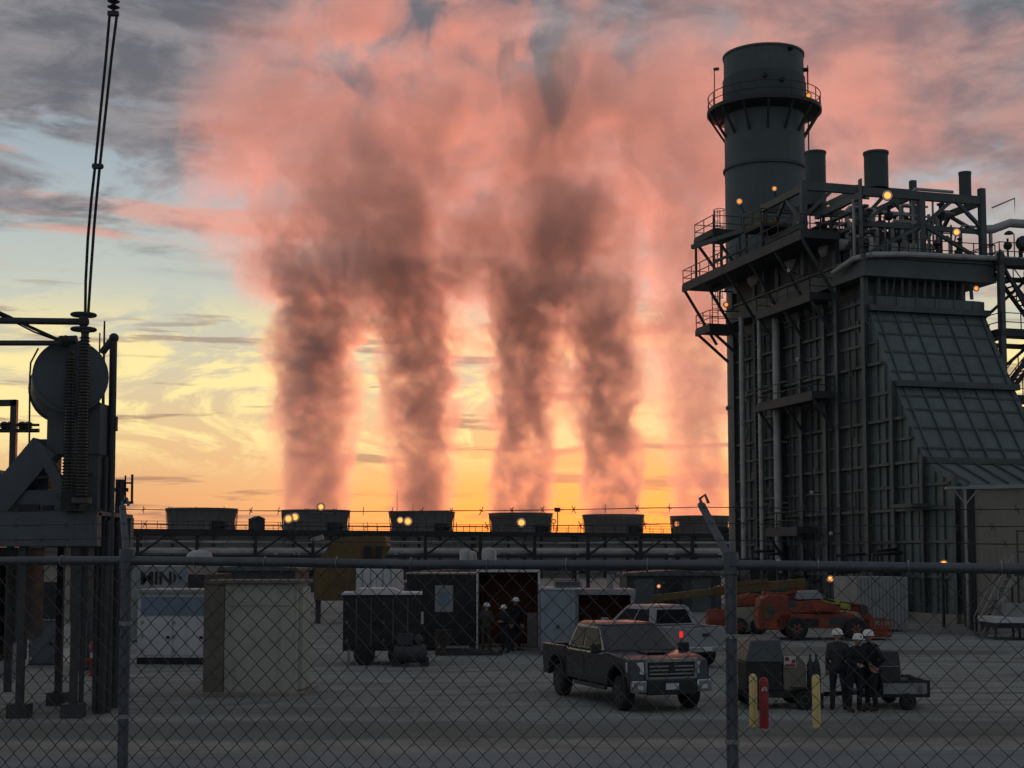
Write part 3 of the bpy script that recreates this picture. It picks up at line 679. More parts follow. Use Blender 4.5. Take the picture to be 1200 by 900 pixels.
# =====================================================================  substation at the left
def zat(py, D): return P(300, py, D).z
def xat(px, D): return (px-600)/1700*D*(1.0)          # near enough for the left side; refined by P where it matters
def transformer():
    D = 32.; O = P(75, 700, D); O.z = 0
    root = thing('power_transformer', O, 'big dark transformer with a round conservator tank high on a steel frame at left', 'transformer')
    q = lambda px, py, dy=0.: (lambda p: Vector((p.x-O.x, dy, p.z)))(P(px, py, D+dy))
    k = D/1700
    # conservator: long drum seen end-on, running back to the left
    c = q(83, 441, 0); ax = Vector((-.37, 1, 0)).normalized(); r = 41*k
    m_ = Matrix((Vector((1, .3, 0)).normalized(), Vector((0, 0, 1)).cross(Vector((1, .3, 0)).normalized()), Vector((0, 0, 1)))).transposed()
    z = ax; x = Vector((0, 0, 1)).cross(z).normalized(); y = z.cross(x); mm = Matrix((x, y, z)).transposed()
    MB().lathe([(.02, -.10), (r*.6, -.07), (r*.96, -.02), (r, .05), (r, 2.6), (r*1.05, 2.6), (r*1.05, 2.72), (r, 2.72), (r, 3.3), (.02, 3.45)], c, 48, mm).build('conservator_tank', M['trafo'], root)
    f = MB().lathe([(r*1.0, .0), (r*1.06, .0), (r*1.06, .08), (r*1.0, .08)], c, 48, mm); f.build('end_flange', M['trafo'], root)
    rs = MB(); rs.tube([q(45, 408, 1), q(36, 425, 1), q(35, 440, 1), q(34, 552, 1)], .022, 6); rs.build('breather_pipe', M['dark'], root)
    # trunk and frame under it
    t = MB(); a, b = q(48, 480, .5), q(112, 600, .5); t.span((q(48, 560).x, .33, q(0, 531).z), (q(111, 560).x, 1.45, q(0, 470).z)); t.span((q(74, 560).x, .37, b.z), (q(109, 560).x, 1.5, q(0, 531.3).z)); t.span((q(26, 560).x, .6, b.z), (q(47, 560).x, 1.5, q(0, 512).z))
    t.build('trunk', M['trafo'], root)
    t = MB(); t.bar(q(-6, 598, .3), q(56, 524, .3), .55, .62); t.bar(q(50, 530, .1), q(80, 585, .1), .22); t.bar(q(-30, 600, .5), q(10, 560, .5), .5)
    t.build('duct', M['trafo'], root)
    # deck with tank cover, beams and legs
    d = MB(); d.span((q(-60, 560).x, -.2, q(0, 640).z), (q(118, 560).x, .15, q(0, 601).z)); d.span((q(-60, 560).x, 2.6, q(0, 640).z), (q(118, 560).x, 2.9, q(0, 603).z)); d.span((q(-60, 560).x, -.1, q(0, 604).z), (q(118, 560).x, 2.8, q(0, 599).z))
    d.build('deck_beam', M['trafo'], root)
    h = MB(); h.span((q(-40, 560).x, .1, q(0, 600).z+.01), (q(70, 560).x, 2.3, q(0, 574).z)); h.build('cover', M['trafo'], root)
    l = MB(); l.span((q(12, 560).x, .03, q(0, 598).z), (q(46, 560).x, .096, q(0, 593-2).z)); l.span((q(50, 560).x, .03, q(0, 598).z), (q(62, 560).x, .096, q(0, 592).z)); l.build('louvre', M['black'], root)
    tk = MB(); tk.span((q(-70, 560).x, .6, 1.6), (q(12, 560).x, 2.5, q(0, 641).z)); tk.span((q(66, 560).x, 1.2, 2.0), (q(84, 560).x, 2.5, q(0, 641).z)); tk.build('tank', M['trafo'], root)
    rd = MB()
    for i in range(9): rd.span((q(-64+i*9, 560).x, .1, 1.2), (q(-62+i*9, 560).x, .58, q(0, 650).z))
    rd.build('radiator', M['dark'], root)
    for px, dy in ((-20, 0), (30, 0), (92, 0), (30, 2.7), (92, 2.7)):
        c = MB(); c.bar((q(px, 560).x, dy, .3), (q(px, 560).x, dy, q(0, 640).z), .15); c.span((q(px, 560).x-.22, dy-.22, 0), (q(px, 560).x+.22, dy+.22, .3)); c.build('leg', M['dark'], root)
    bx = MB(); bx.span((q(80, 560).x, -.5, q(0, 600).z), (q(101, 560).x, .1, q(0, 577).z)); bx.build('terminal_box', M['black'], root)
    vl = MB(); vl.ball(q(58, 548, .2), .12, 8); vl.ball(q(24, 565, .2), .14, 8); vl.bar(q(0, 562, .1), q(110, 556, .1), .06); vl.bar(q(52, 552, .1), q(70, 552, .1), .05); vl.build('fitting', M['dark'], root)
    # bushings
    def bushing(px, py0, py1, r0, dy, ring):
        a, b = q(px, py0, dy), q(px+3 if ring else px, py1, dy); L = (b-a).length
        prof = [(r0*1.3, 0), (r0*1.3, .12)]; n = int(L/.075)
        for i in range(n):
            z0 = .14+(L-.3)*i/n; tp = 1-.28*i/n; prof += [(r0*.72*tp, z0), (r0*tp, z0+.02), (r0*.72*tp, z0+.045)]
        prof += [(r0*.5, L-.12), (r0*.6, L-.08), (r0*.4, L)]
        o = MB().lathe(prof, a, 18).build('bushing', M['porcelain'], root)
        if ring:
            g = MB()
            for py, rr in ring:
                cc = q(px+3, py, dy); g.tube([cc+Vector((rr*math.cos(t), rr*math.sin(t), 0)) for t in [2*math.pi*i/24 for i in range(25)]], .035, 8); g.bar(cc-Vector((rr, 0, 0)), cc+Vector((rr, 0, 0)), .03)
            g.ball(q(px+3, 377, dy), .13, 10); g.tube([q(px+3, 384, dy), q(px+3, 366, dy)], .06, 8); g.build('corona_ring', M['dark'], o)
        return o
    bushing(95, 590, 385, .165, -.6, ((369, .25), (386, .25))); bushing(79, 585, 410, .15, -.3, None)
    hd = MB(); hd.ball(q(77, 400, -.3), .14, 10); hd.tube([q(68, 400, -.3), q(90, 398, -.3)], .1, 8); hd.bar(q(70, 396, -.3), q(90, 396, -.3), .09); hd.build('terminal_clamp', M['dark'], root)
    return root
transformer()
def substation():
    D = 33.
    def q(px, py, D=D): return P(px, py, D)
    g = lambda p: Vector((p.x, p.y, 0))
    O = g(q(133, 500)); root = thing('vent_pipe', O, 'tall dark upright pipe with a ball head and short side branch beside the transformer', 'pipe')
    l = lambda px, py: q(px, py)-O
    MB().tube([(0, 0, 0), l(133, 398)], .085, 12).build('riser', M['dark'], root)
    b = MB().ball(l(133.5, 396), .115, 12); b.tube([l(134, 395), l(119, 414)], .085, 10); b.build('elbow', M['dark'], root)
    c = MB().span(l(130, 505)-Vector((0, .06, 0)), l(137, 488)+Vector((0, .1, 0))); c.build('flange', M['dark'], root)
    for i, (px, py, r, lab) in enumerate(((117, 390, .04, 'thin dark rod standing just right of the conservator tank, lower of two'), (122.5, 376, .05, 'thin dark rod just left of the ball headed pipe, taller of two'))):
        O = g(q(px, 500, 33.4)); p = q(px, py, 33.4)-O
        o = MB().tube([(0, 0, 0), p*.72, p], [r, r*.8, r*.4], 8).build('lightning_rod', M['dark'], None, loc=O); tag(o, lab, 'rod', 'lightning rods by the transformer')
    O = g(q(140, 500, 34)); root = thing('bus_pole', O, 'short dark pole with a crossarm right of the ball headed pipe', 'pole')
    l = lambda px, py: q(px, py, 34)-O
    MB().tube([(0, 0, 0), l(141, 562)], .11, 10).build('shaft', M['dark'], root)
    MB().bar(l(116, 574), l(150, 574), .09).build('crossarm', M['dark'], root)
    MB().tube([l(155, 556), l(154.5, 590)], .03, 6).tube([l(147, 557), l(147, 590)], .02, 6).bar(l(145, 566), l(156, 566), .04).bar(l(141, 589), l(156, 589), .06).build('antenna_bracket', M['dark'], root)
    for px, py, r, lab in ((118, 500, .05, 'dark vertical conduit pipe just right of the red hydrant by the transformer'), (124, 535, .06, 'dark stub pipe between the two thin rods and the ball headed pipe'), (102, 600, .06, 'slim dark pipe column just left of the red hydrant by the transformer'), (127, 610, .07, 'slim dark conduit hugging the ball headed pipe')):
        O = g(q(px, 500, 32.7)); o = MB().tube([(0, 0, 0), q(px, py, 32.7)-O], r, 10).build('conduit_pipe', M['dark'], None, loc=O); tag(o, lab, 'pipe')
    # portal and tubular bus at far left
    O = g(q(17, 500, 38)); root = thing('bus_portal', O, 'dark square portal frame carrying bus tubes at the far left edge', 'portal'); l = lambda px, py: q(px, py, 38)-O
    p = MB(); p.bar((0, 0, 0), l(17, 469), .16); p.bar(l(-90, 474), l(20.5, 472), .16); p.bar(l(-90, 474), Vector((l(-90, 0).x, 0, 0)), .16); p.build('frame', M['dark'], root)
    t = MB(); t.tube([l(-90, 499), l(46, 498)], .035, 6); t.tube([l(-90, 505), l(46, 504.5)], .055, 8)
    t.build('bus_tube', M['dark'], root)
    s = MB()
    for px in (5, 12, 26, 33): s.lathe([(.05, 0), (.12, .05), (.05, .1), (.12, .15), (.05, .2)], l(px, 503), 10)
    s.build('insulator', M['porcelain'], root)
    # tubes coming in to the bushings
    O = g(q(-120, 500, 31.4)); root = thing('bus_support', O, 'pair of dark horizontal bus tubes running in from the left to the bushing heads', 'bus tube'); l = lambda px, py: q(px, py, 31.4)-O
    MB().tube([l(-125, 374), l(96, 377)], .075, 10).build('bus_tube', M['dark'], root); MB().tube([l(-125, 402), l(72, 402)], .06, 10).build('bus_tube', M['dark'], root)
    MB().bar((0, 0, 0), l(-120, 372), .25).build('support_post', M['dark'], root)
    w = MB().tube([l(-10, 362), l(10, 371), l(35, 383), l(55, 392), l(70, 399)], .035, 6); w.tube([l(-10, 365), l(14, 376), l(40, 389), l(70, 400)], .02, 5); w.build('flexible_jumper', M['cable'], root)
    # twin conductor droppers up to an overhead gantry
    D2 = 31.4; O = g(q(102, 500, D2)); root = thing('twin_conductor', P(102, 367, D2), 'pair of black overhead cables rising from the bushing to an insulator at the top edge', 'cable')
    O = P(102, 367, D2); l = lambda px, py: q(px, py, D2)-O
    def curve(pts): return [l(*p) for p in pts]
    MB().tube(curve([(100, 367), (100.5, 330), (103, 280), (107, 235), (111.5, 195), (118, 130), (124, 70), (128.5, 18)]), .032, 7).build('cable', M['cable'], root)
    MB().tube(curve([(103.5, 367), (106.5, 320), (110, 270), (113.5, 230), (117, 195), (124, 130), (131, 65), (137, 18)]), .032, 7).build('cable', M['cable'], root)
    s = MB().bar(l(109, 195), l(119.5, 195), .12, .1); s.ball(l(111, 195), .07); s.ball(l(118, 195), .07); s.build('spacer', M['dark'], root)
    s = MB().bar(l(126.5, 16), l(139, 16), .1, .1); prof = []
    for i in range(9): prof += [(.05, i*.13), (.14, i*.13+.05), (.05, i*.13+.09)]
    s.lathe(prof, l(133, 11), 14); s.tube([l(133, 14), l(133, -80)], .04, 8); s.build('insulator_string', M['dark'], root)
    O = g(q(-110, 500, D2)); root = thing('gantry', O, 'steel gantry column and cantilever beam above the transformer carrying the cables', 'gantry'); l = lambda px, py: q(px, py, D2)-O
    zt = l(0, -80).z; MB().bar((0, 0, 0), (0, 0, zt+.3), .5).build('column', M['galv'], root); MB().bar((0, 0, zt), (l(150, 0).x, 0, zt), .4, .5).build('beam', M['galv'], root)
    # hydrants, cabinets, plinth
    for px, py, D3, lab in ((111.5, 789, 43, 'red fire hydrant post with a white band beside the dark pipes'), (57, 776, 49, 'small red hydrant on the gravel behind the transformer legs')):
        O = g(q(px, py, D3)); hy = thing('fire_hydrant', O, lab, 'hydrant', 0, 'red hydrants near the transformer')
        MB().lathe([(.2, 0), (.2, .05), (.14, .06), (.14, .35), (.17, .36), (.17, .52), (.14, .53)], (0, 0, 0), 16).build('barrel', M['red'], hy)
        MB().lathe([(.15, .53), (.15, .72), (.13, .73)], (0, 0, 0), 16).build('band', M['white'], hy)
        MB().lathe([(.15, .73), (.19, .76), (.18, .92), (.1, 1.02), (.04, 1.04), (.04, 1.1)], (0, 0, 0), 16).build('bonnet', M['red'], hy)
        n = MB(); m_ = Matrix.Rotation(R(90), 3, 'Y'); n.lathe([(.07, -.3), (.07, .3)], (0, 0, .44), 10, m_); n.build('nozzle', M['red'], hy)
    O = g(q(2, 770, 42)); cb = thing('control_cabinet', O, 'pale grey control cabinet at the far left edge under the transformer', 'cabinet')
    MB().span((-.35, 0, .1), (.3, .5, 1.05)).build('body', M['offw'], cb, .015); MB().span((-.31, -.02, .16), (.26, -.003, .98)).build('door', M['offw'], cb); MB().span((-.4, -.04, 1.05), (.35, .55, 1.1)).build('roof', M['galv'], cb)
    MB().span((-.37, -.02, 0), (.32, .5, .1)).build('plinth', M['concrete'], cb)
    for px, py, D3, h, w, lab in ((50, 772, 46, 1.5, .9, 'dark valve cubicle standing between the transformer legs'), (93, 778, 44, 1.9, .55, 'narrow dark cubicle behind the transformer pipes next to the hydrant'), (123, 800, 38, 1.6, .5, 'dark switch cubicle beside the left fence post')):
        O = g(q(px, py, D3)); cb = thing('switch_cubicle', O, lab, 'cubicle'); MB().span((-w/2, 0, .08), (w/2, .5, h)).build('body', M['dark'], cb, .012); MB().span((-w/2+.05, -.02, .15), (w/2-.05, -.003, h-.08)).build('door', M['trafo'], cb); MB().span((-w/2-.04, -.04, 0), (w/2+.04, .54, .08)).build('plinth', M['concrete'], cb)
substation()
# =====================================================================  sheds, containers
def on(px, py, D=None):
    """ground point seen at a pixel"""
    D = D or 3.5*1700/(py-652); p = P(px, py, D); return Vector((p.x, D, 0))
def midground():
    # white cabinet shed with blue panel
    D = 47.5; k = D/1700; O = on(202, 777, D); r = thing('equipment_shed', O, 'small white shed with a blue panel under its roof left of the beige enclosure', 'shed', R(-3))
    w = 42*k
    MB().span((-w, 0, .22), (w, 2.4, 2.32)).build('body', M['white'], r, .01)
    MB().span((-w+.12, -.05, 1.60), (w-.02, -.003, 2.18)).build('panel', M['blue'], r)
    MB().span((-w-.1, -.15, 2.322), (w+.1, 2.5, 2.42)).build('roof', M['offw'], r)
    MB().span((-w-.02, .05, 0), (w+.02, 2.38, .2)).build('skid', M['black'], r)
    MB().span((-w+.15, -.03, .3), (0-.02, -.004, 1.5)).build('door', M['white'], r); MB().span((.02, -.03, .3), (w-.1, -.004, 1.5)).build('door', M['white'], r)
    # storage container with lettering behind it
    D = 60.; k = D/1700; O = on(197, 745, D); r = thing('lettered_container', O, 'grey storage container with dark MINI lettering behind the white shed', 'container')
    MB().span((-50*k, 0, .12), (22*k, 6, 3.1)).build('body', M['offw'], r); b = MB()
    for i in range(24): b.span((-50*k+.05+i*.105, -.03, .2), (-50*k+.1+i*.105, -.003, 1.9))
    b.build('corrugation', M['offw'], r)
    MB().span((23*k, -.1, .1), (42*k, 5.8, 2.75)).build('dark_end', M['black'], r)
    cu = bpy.data.curves.new('lettering', 'FONT'); cu.body = 'MINI'; cu.size = .74; cu.extrude = .012; cu.align_x = 'LEFT'; cu.offset = .018
    to = bpy.data.objects.new('tmp', cu); C.objects.link(to); dg = bpy.context.evaluated_depsgraph_get(); me = bpy.data.meshes.new_from_object(to.evaluated_get(dg)); bpy.data.objects.remove(to)
    me.materials.clear(); me.materials.append(M['black']); lo = bpy.data.objects.new('lettering', me); C.objects.link(lo); lo.parent = r; lo.rotation_euler.x = R(90); lo.location = (-34*k, -.02, 2.36)
    xs = MB(); c = Vector((13*k, -.02, 2.62))
    for s in (1, -1): xs.bar(c+Vector((-.22, 0, -.26*s)), c+Vector((.22, 0, .26*s)), .03, .12)
    xs.build('logo', M['blue'], r)
    # beige enclosure
    D = 37.2; k = D/1700; O = on(305, 812, D); r = thing('beige_enclosure', O, 'tall beige concrete enclosure with a flat cap and a dark brown left panel', 'enclosure', R(0))
    x0 = -43*k; x1 = 42*k; h = zat(684, D)
    MB().span((x0, 0, 0), (x1, 1.9, h)).build('body', M['enclos'], r, .02)
    MB().span((x0-23*k, -.12, 0), (x0-.004, 1.5, h-.06)).build('side_panel', M['brown'], r, .015)
    MB().span((x0-23.5*k, -.14, h+.003), (x1+.12, 2.0, h+.09)).build('cap', M['brown'], r, .01)
    MB().span((x1+.003, .3, .1), (x1+.10, 1.7, h-.1)).build('door', M['enclos'], r)
    MB().span((x0+.12, -.03, h-.55), (x1-.1, -.004, h-.2)).build('lintel_band', M['enclos'], r)
    MB().span((x0-26*k, -.35, 0), (x1+.25, 2.1, .07)).build('slab', M['concrete'], r)
    # dark box trailer
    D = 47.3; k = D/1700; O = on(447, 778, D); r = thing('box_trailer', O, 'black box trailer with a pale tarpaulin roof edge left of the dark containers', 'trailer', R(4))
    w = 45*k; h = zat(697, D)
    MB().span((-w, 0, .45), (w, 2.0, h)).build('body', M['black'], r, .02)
    t = MB(); t.span((-w-.06, -.08, h), (w+.06, 2.05, h+.07)); t.prism([(-w+.3, 0, h+.07), (w-.6, 0, h+.07), (w-.9, 0, h+.2), (-w+.5, 0, h+.2)], (0, 1.9, 0)); t.build('roof', M['white'], r)
    for s in (-.55, .55): 
        wh = MB(); m_ = Matrix.Rotation(R(90), 3, 'X'); wh.lathe([(.30, -.1), (.35, -.06), (.35, .08), (.3, .12)], (s, -.02, .35), 20, m_); wh.build('wheel', M['rubber'], r)
    for s in (-w+.2, -w+.48): MB().bar((s, -.02, 0), (s, -.02, .5), .09).build('jack_leg', M['alum'], r)
    MB().span((-w+.1, -.04, .6), (-.03, -.004, h-.1)).build('door', M['black'], r); MB().span((.03, -.04, .6), (w-.1, -.004, h-.1)).build('door', M['black'], r)
    MB().span((w+.02, .2, 1.3), (w+.1, .3, 1.7)).build('marker_plate', M['white'], r)
    # compact machine in front of its right end
    O = on(480, 779, 46.5); r = thing('air_compressor', O, 'low dark compressor on the gravel at the right end of the black box trailer', 'compressor')
    c = MB(); m_ = Matrix.Rotation(R(90), 3, 'Y'); c.lathe([(.05, -.55), (.25, -.5), (.3, -.4), (.3, .4), (.25, .5), (.05, .55)], (0, .2, .42), 18, m_); c.build('tank', M['dark'], r)
    MB().span((-.4, 0, .7), (.1, .4, 1.05)).ball((.25, .2, .85), .18).build('motor', M['dark'], r); MB().bar((-.45, .2, 0), (-.45, .2, .3), .3, .08).build('foot', M['dark'], r); MB().bar((.45, .2, 0), (.45, .2, .3), .3, .08).build('foot', M['dark'], r)
    # long dark container with open rust red bay
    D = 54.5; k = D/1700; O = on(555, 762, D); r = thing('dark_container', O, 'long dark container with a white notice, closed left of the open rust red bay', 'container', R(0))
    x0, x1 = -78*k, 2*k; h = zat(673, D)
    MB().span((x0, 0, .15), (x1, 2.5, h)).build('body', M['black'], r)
    b = MB()
    for i in range(14): b.span((x0+.1+i*.175, -.035, .25), (x0+.19+i*.175, -.003, h-.1))
    b.build('corrugation', M['black'], r)
    nb = MB().span((-45*k, -.08, zat(717, D)), (-24*k, -.04, zat(686, D))).build('notice', M['offw'], r); MB().span((-41*k, -.09, zat(709, D)), (-28*k, -.083, zat(694, D))).build('print_block', M['blue'], nb)
    MB().span((x0-.05, -.05, h), (x1, 2.6, h+.06)).build('roof_edge', M['alum'], r)
    O = on(595, 762, D); r = thing('open_container', O, 'open rust red lined container with a thin white frame and workers in front', 'container')
    x0, x1 = -36*k, 37*k; h2 = zat(671, D)
    c = MB(); c.span((x0, 2.4, .1), (x1, 2.5, h2)); c.span((x0, 0, .1), (x0+.08, 2.4, h2)); c.span((x1-.08, 0, .1), (x1, 2.4, h2)); c.span((x0, 0, h2), (x1, 2.5, h2+.08)); c.build('shell', M['rust'], r)
    b = MB(); b.span((x0+.09, 2.33, .12), (x1-.09, 2.395, h2-.02))
    for i in range(12): b.span((x0+.12+i*.19, 2.28, .12), (x0+.2+i*.19, 2.33, h2-.02))
    b.build('back_wall', M['rustin'], r)
    MB().span((x0+.085, 0, 0), (x1-.085, 2.32, .09)).build('floor', M['concrete'], r)
    f = MB(); f.span((x0-.02, -.06, .05), (x0+.05, -.004, h2+.02)); f.span((x1-.05, -.06, .05), (x1+.02, -.004, h2+.02)); f.span((x0-.02, -.08, h2+.02), (x1+.02, -.004, h2+.12)); f.build('door_frame', M['white'], r)
    bx = MB(); bx.span((.75, 1.2, .09), (1.15, 1.7, 1.35)); bx.build('gas_bottle_rack', M['offw'], r)
    O = on(556, 772, 51.8); r = thing('loading_ramp', O, 'dark steel ramp lying on the gravel before the open rust red container', 'ramp')
    MB().prism([(-1.3, 0, .02), (1.0, 0, .02), (-.6, 0, .26), (-1.3, 0, .26)], (0, 1.3, 0)).build('plate', M['dark'], r); MB().span((-1.3, -.06, .26), (-.2, -.01, .34)).build('kerb_rail', M['alum'], r)
    O = on(519, 771, 52.); r = thing('steel_drum', O, 'dark green drum standing below the white notice', 'drum')
    MB().lathe([(.27, 0), (.29, .02), (.28, .05), (.28, .3), (.295, .32), (.28, .34), (.28, .6), (.295, .62), (.28, .64), (.28, .87), (.29, .9), (.26, .9)], (0, 0, 0), 24).build('shell', M['olive'], r); MB().lathe([(.255, .88), (.255, .885)], (0, 0, 0), 24).build('lid', M['dark'], r)
    # pale blue cabin, AC unit, white-framed container
    D = 52.; k = D/1700; O = on(654, 755, D); r = thing('pale_blue_cabin', O, 'pale blue site cabin with an air conditioner on its roof behind the pickup', 'cabin')
    h = zat(691, D)
    MB().span((-20*k, 0, .1), (20*k, 2.4, h)).build('body', M['ltblue'], r, .015); MB().span((-20*k-.05, -.06, h), (20*k+.05, 2.45, h+.07)).build('roof', M['white'], r)
    MB().span((-14*k, -.03, .2), (4*k, -.004, h-.45)).build('door', M['ltblue'], r)
    ac = MB().span((-4*k, .2, h+.09), (29*k, 1.2, zat(682, D))).build('air_conditioner', M['offw'], r, .02); g = MB()
    for i in range(5): g.span((-3*k+.02, .17, h+.13+i*.045), (26*k, .197, h+.15+i*.045))
    g.build('grille', M['dark'], ac)
    O = on(708, 757, 53.); D = 53.; k = D/1700; r = thing('white_framed_container', O, 'open container with a thick white frame and dark red inside, behind the silver pickup', 'container')
    h = zat(697, D); x0, x1 = -33*k, 34*k
    c = MB(); c.span((x0, 2.3, 0), (x1, 2.4, h)); c.span((x0, 0, 0), (x0+.08, 2.3, h)); c.span((x1-.08, 0, 0), (x1, 2.3, h)); c.build('shell', M['rust'], r)
    MB().span((x0+.09, 2.2, .02), (x1-.09, 2.295, h-.02)).build('back_wall', M['rustin'], r); MB().span((x0+.085, .0, 0), (x1-.085, 2.19, .08)).build('floor', M['rust'], r)
    f = MB(); f.span((x0-.06, -.1, 0), (x0+.1, -.003, h)); f.span((x1-.1, -.1, 0), (x1+.06, -.003, h)); f.span((x0-.08, -.12, h+.003), (x1+.08, 2.45, h+.2)); f.build('door_frame', M['galv'], r)
    MB().tube([(.3, 1, h+.2), (.3, 1, h+.75)], .12, 10).build('flue', M['offw'], r)
    rk = MB(); 
    for z in (.5, 1.0): rk.span((x0+.4, 1.6, z), (x1-.5, 2.1, z+.05))
    for s in (-.7, -.1, .5): rk.span((s, 1.65, 1.05), (s+.35, 2.05, 1.3))
    rk.build('tool_rack', M['dark'], r)
    # ochre hopper
    D = 76.; k = D/1700; O = on(402, 731, D); r = thing('ochre_hopper', O, 'ochre yellow steel hopper rising behind the box trailer', 'hopper')
    b = MB(); b.span((-34*k, 0, 1.2), (14*k, 2.6, zat(660, D))); b.build('lower_body', M['ochre'], r)
    poly = [(-22, 648), (-18, 640), (-10, 633), (0, 629), (48, 628), (50, 640), (38, 659.5), (-34, 659.5), (-30, 655)]
    b = MB(); b.prism([(x*k, 0, zat(y, D)) for x, y in poly], (0, 3.0, 0)); b.build('upper_body', M['ochre'], r)
    b = MB()
    for px in (-30, 10): b.bar((px*k, .3, 0), (px*k, .3, 1.25), .25)
    b.build('leg', M['dark'], r); MB().span((24*k, -.3, zat(656, D)), (32*k, -.02, zat(640, D))).build('valve_box', M['black'], r); MB().span((38*k, -.3, zat(656, D)), (45*k, -.02, zat(640, D))).build('valve_box', M['black'], r); MB().bar((-38*k, -.1, zat(634, D)), (-24*k, -.1, zat(629, D)), .25).build('chute', M['alum'], r)
    O = on(441, 738, 70); D = 70.; k = D/1700; r = thing('white_container', O, 'white two door container just right of the ochre hopper', 'container')
    h = zat(666, D); MB().span((-24*k, 0, .1), (24*k, 4, h)).build('body', M['white'], r); MB().span((-23*k, -.05, .15), (-.02, -.003, h-.06)).build('door', M['white'], r); MB().span((.02, -.05, .15), (23*k, -.003, h-.06)).build('door', M['white'], r)
    # grey container by the boiler
    D = 68.; k = D/1700; O = on(1036, 738, D); r = thing('grey_container', O, 'weathered grey container against the foot of the boiler behind the orange lift', 'container', R(8))
    h = zat(676, D); MB().span((-32*k, 0, .12), (30*k, 3, h)).build('body', M['offw'], r); b = MB()
    for i in range(14): b.span((-31*k+i*.175, -.04, .2), (-31*k+.09+i*.175, -.003, h-.08))
    b.build('corrugation', M['offw'], r); MB().span((-14*k, -.07, .2), (-13*k, -.042, h-.1)).build('lock_rod', M['galv'], r)
    # dark plant sheds filling the strip below the pipe rack
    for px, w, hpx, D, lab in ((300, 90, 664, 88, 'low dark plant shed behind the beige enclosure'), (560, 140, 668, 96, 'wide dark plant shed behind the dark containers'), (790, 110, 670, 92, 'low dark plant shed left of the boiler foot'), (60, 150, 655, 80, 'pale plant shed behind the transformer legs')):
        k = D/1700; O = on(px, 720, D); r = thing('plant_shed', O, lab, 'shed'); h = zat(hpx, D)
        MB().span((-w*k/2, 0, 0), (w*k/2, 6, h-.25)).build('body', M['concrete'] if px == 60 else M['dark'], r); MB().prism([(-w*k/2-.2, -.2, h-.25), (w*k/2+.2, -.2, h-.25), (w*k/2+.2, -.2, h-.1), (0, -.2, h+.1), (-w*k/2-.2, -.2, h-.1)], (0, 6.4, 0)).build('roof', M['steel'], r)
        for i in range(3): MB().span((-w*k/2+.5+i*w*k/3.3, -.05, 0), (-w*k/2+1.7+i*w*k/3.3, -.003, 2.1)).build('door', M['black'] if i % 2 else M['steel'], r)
    # tanks and vessels visible between shed roofs and the rack
    for px, D, rr, zz, lab in ((233, 110, 1.0, 645, 'pale domed vessel below the cooling tower left end'), (545, 118, .45, 644, 'left slim pale pipe stack under the rack centre'), (553, 118, .4, 646, 'middle slim pale pipe stack under the rack centre'), (573, 118, .6, 642, 'right pale pipe stack under the rack centre')):
        O = on(px, 705, D); h = P(px, zz, D).z; r = thing('vessel', O, lab, 'vessel'); MB().lathe([(rr, .5), (rr, h-.5*rr), (rr*.85, h-.2*rr), (rr*.5, h), (.05, h+.05)], (0, 0, 0), 20).build('shell', M['pipe'], r); MB().lathe([(rr*1.02, 0), (rr*1.02, .5)], (0, 0, 0), 20).build('skirt', M['dark'], r)
    # beige building at right
    O = Vector((P(1146, 740, 67.5).x, 67.5, 0)); r = thing('beige_building', O, 'beige sheet metal building at the right edge, its shaded left side painted black', 'building', R(-16))
    h = zat(573, 67.5)
    MB().span((0, 0, .4), (16, 9, h)).build('wall', M['beige'], r); b = MB()
    for i in range(62): b.span((.1+i*.255, -.025, .45), (.15+i*.255, -.003, h-.02))
    b.build('sheet_rib', M['beige'], r); MB().span((-.42, -.06, 0), (-.004, 9, h+.06)).build('shaded_side_strip', M['black'], r); MB().span((-.2, -.2, h+.003), (16.2, 9.2, h+.18)).build('roof', M['galv'], r); MB().span((-.003, -.05, 0), (16.1, 9.1, .39)).build('base_wall', M['concrete'], r)  # black slab over the left side stands in for that wall's shade
    # pole with long cross bar
    O = on(1135, 742, 64.5); r = thing('canopy_pole', O, 'thin pale pole with a long horizontal light bar before the beige building', 'light pole'); zt = zat(573, 64.5)
    MB().tube([(0, 0, 0), (0, 0, zt)], .06, 10).build('pole', M['alum'], r); MB().span((-.85, -.12, zt), (1.35, .2, zt+.1)).build('light_bar', M['alum'], r); MB().bar((0, 0, zt-.7), (.6, 0, zt), .05).build('brace', M['alum'], r); MB().bar((0, 0, zt-.7), (-.5, 0, zt), .05).build('brace', M['alum'], r)
    MB().span((-.18, -.18, 0), (.18, .18, .25)).build('footing', M['concrete'], r)
    # aluminium stair and white trailer bed
    O = on(1152, 746, 63.); r = thing('access_stair', O, 'aluminium access stair leaning up to the right before the beige building', 'stair'); k = 63/1700; top = Vector((40*k, .0, 74*k)); s = MB()
    for yy in (0, .8): s.bar((0, yy, 0), top+Vector((0, yy, 0)), .06, .18); s.bar(Vector((-.1, yy, .9)), top+Vector((-.1, yy, .9)), .05); s.bar((-.1, yy, 0), (-.1, yy, .9), .05); s.bar(top*.5+Vector((0, yy, 0)), top*.5+Vector((-.1, yy, .9)), .05); s.bar(top+Vector((-.1, yy, 0)), top+Vector((-.1, yy, .9)), .05)
    s.build('stringer', M['alum'], r); t = MB()
    for i in range(9): t.box(top*(i+.7)/9.6+Vector((0, .4, 0)), (.26, .76, .04))
    t.build('tread', M['alum'], r); l = MB(); l.span((top.x-.1, -.05, top.z-.1), (top.x+1.4, .85, top.z)); 
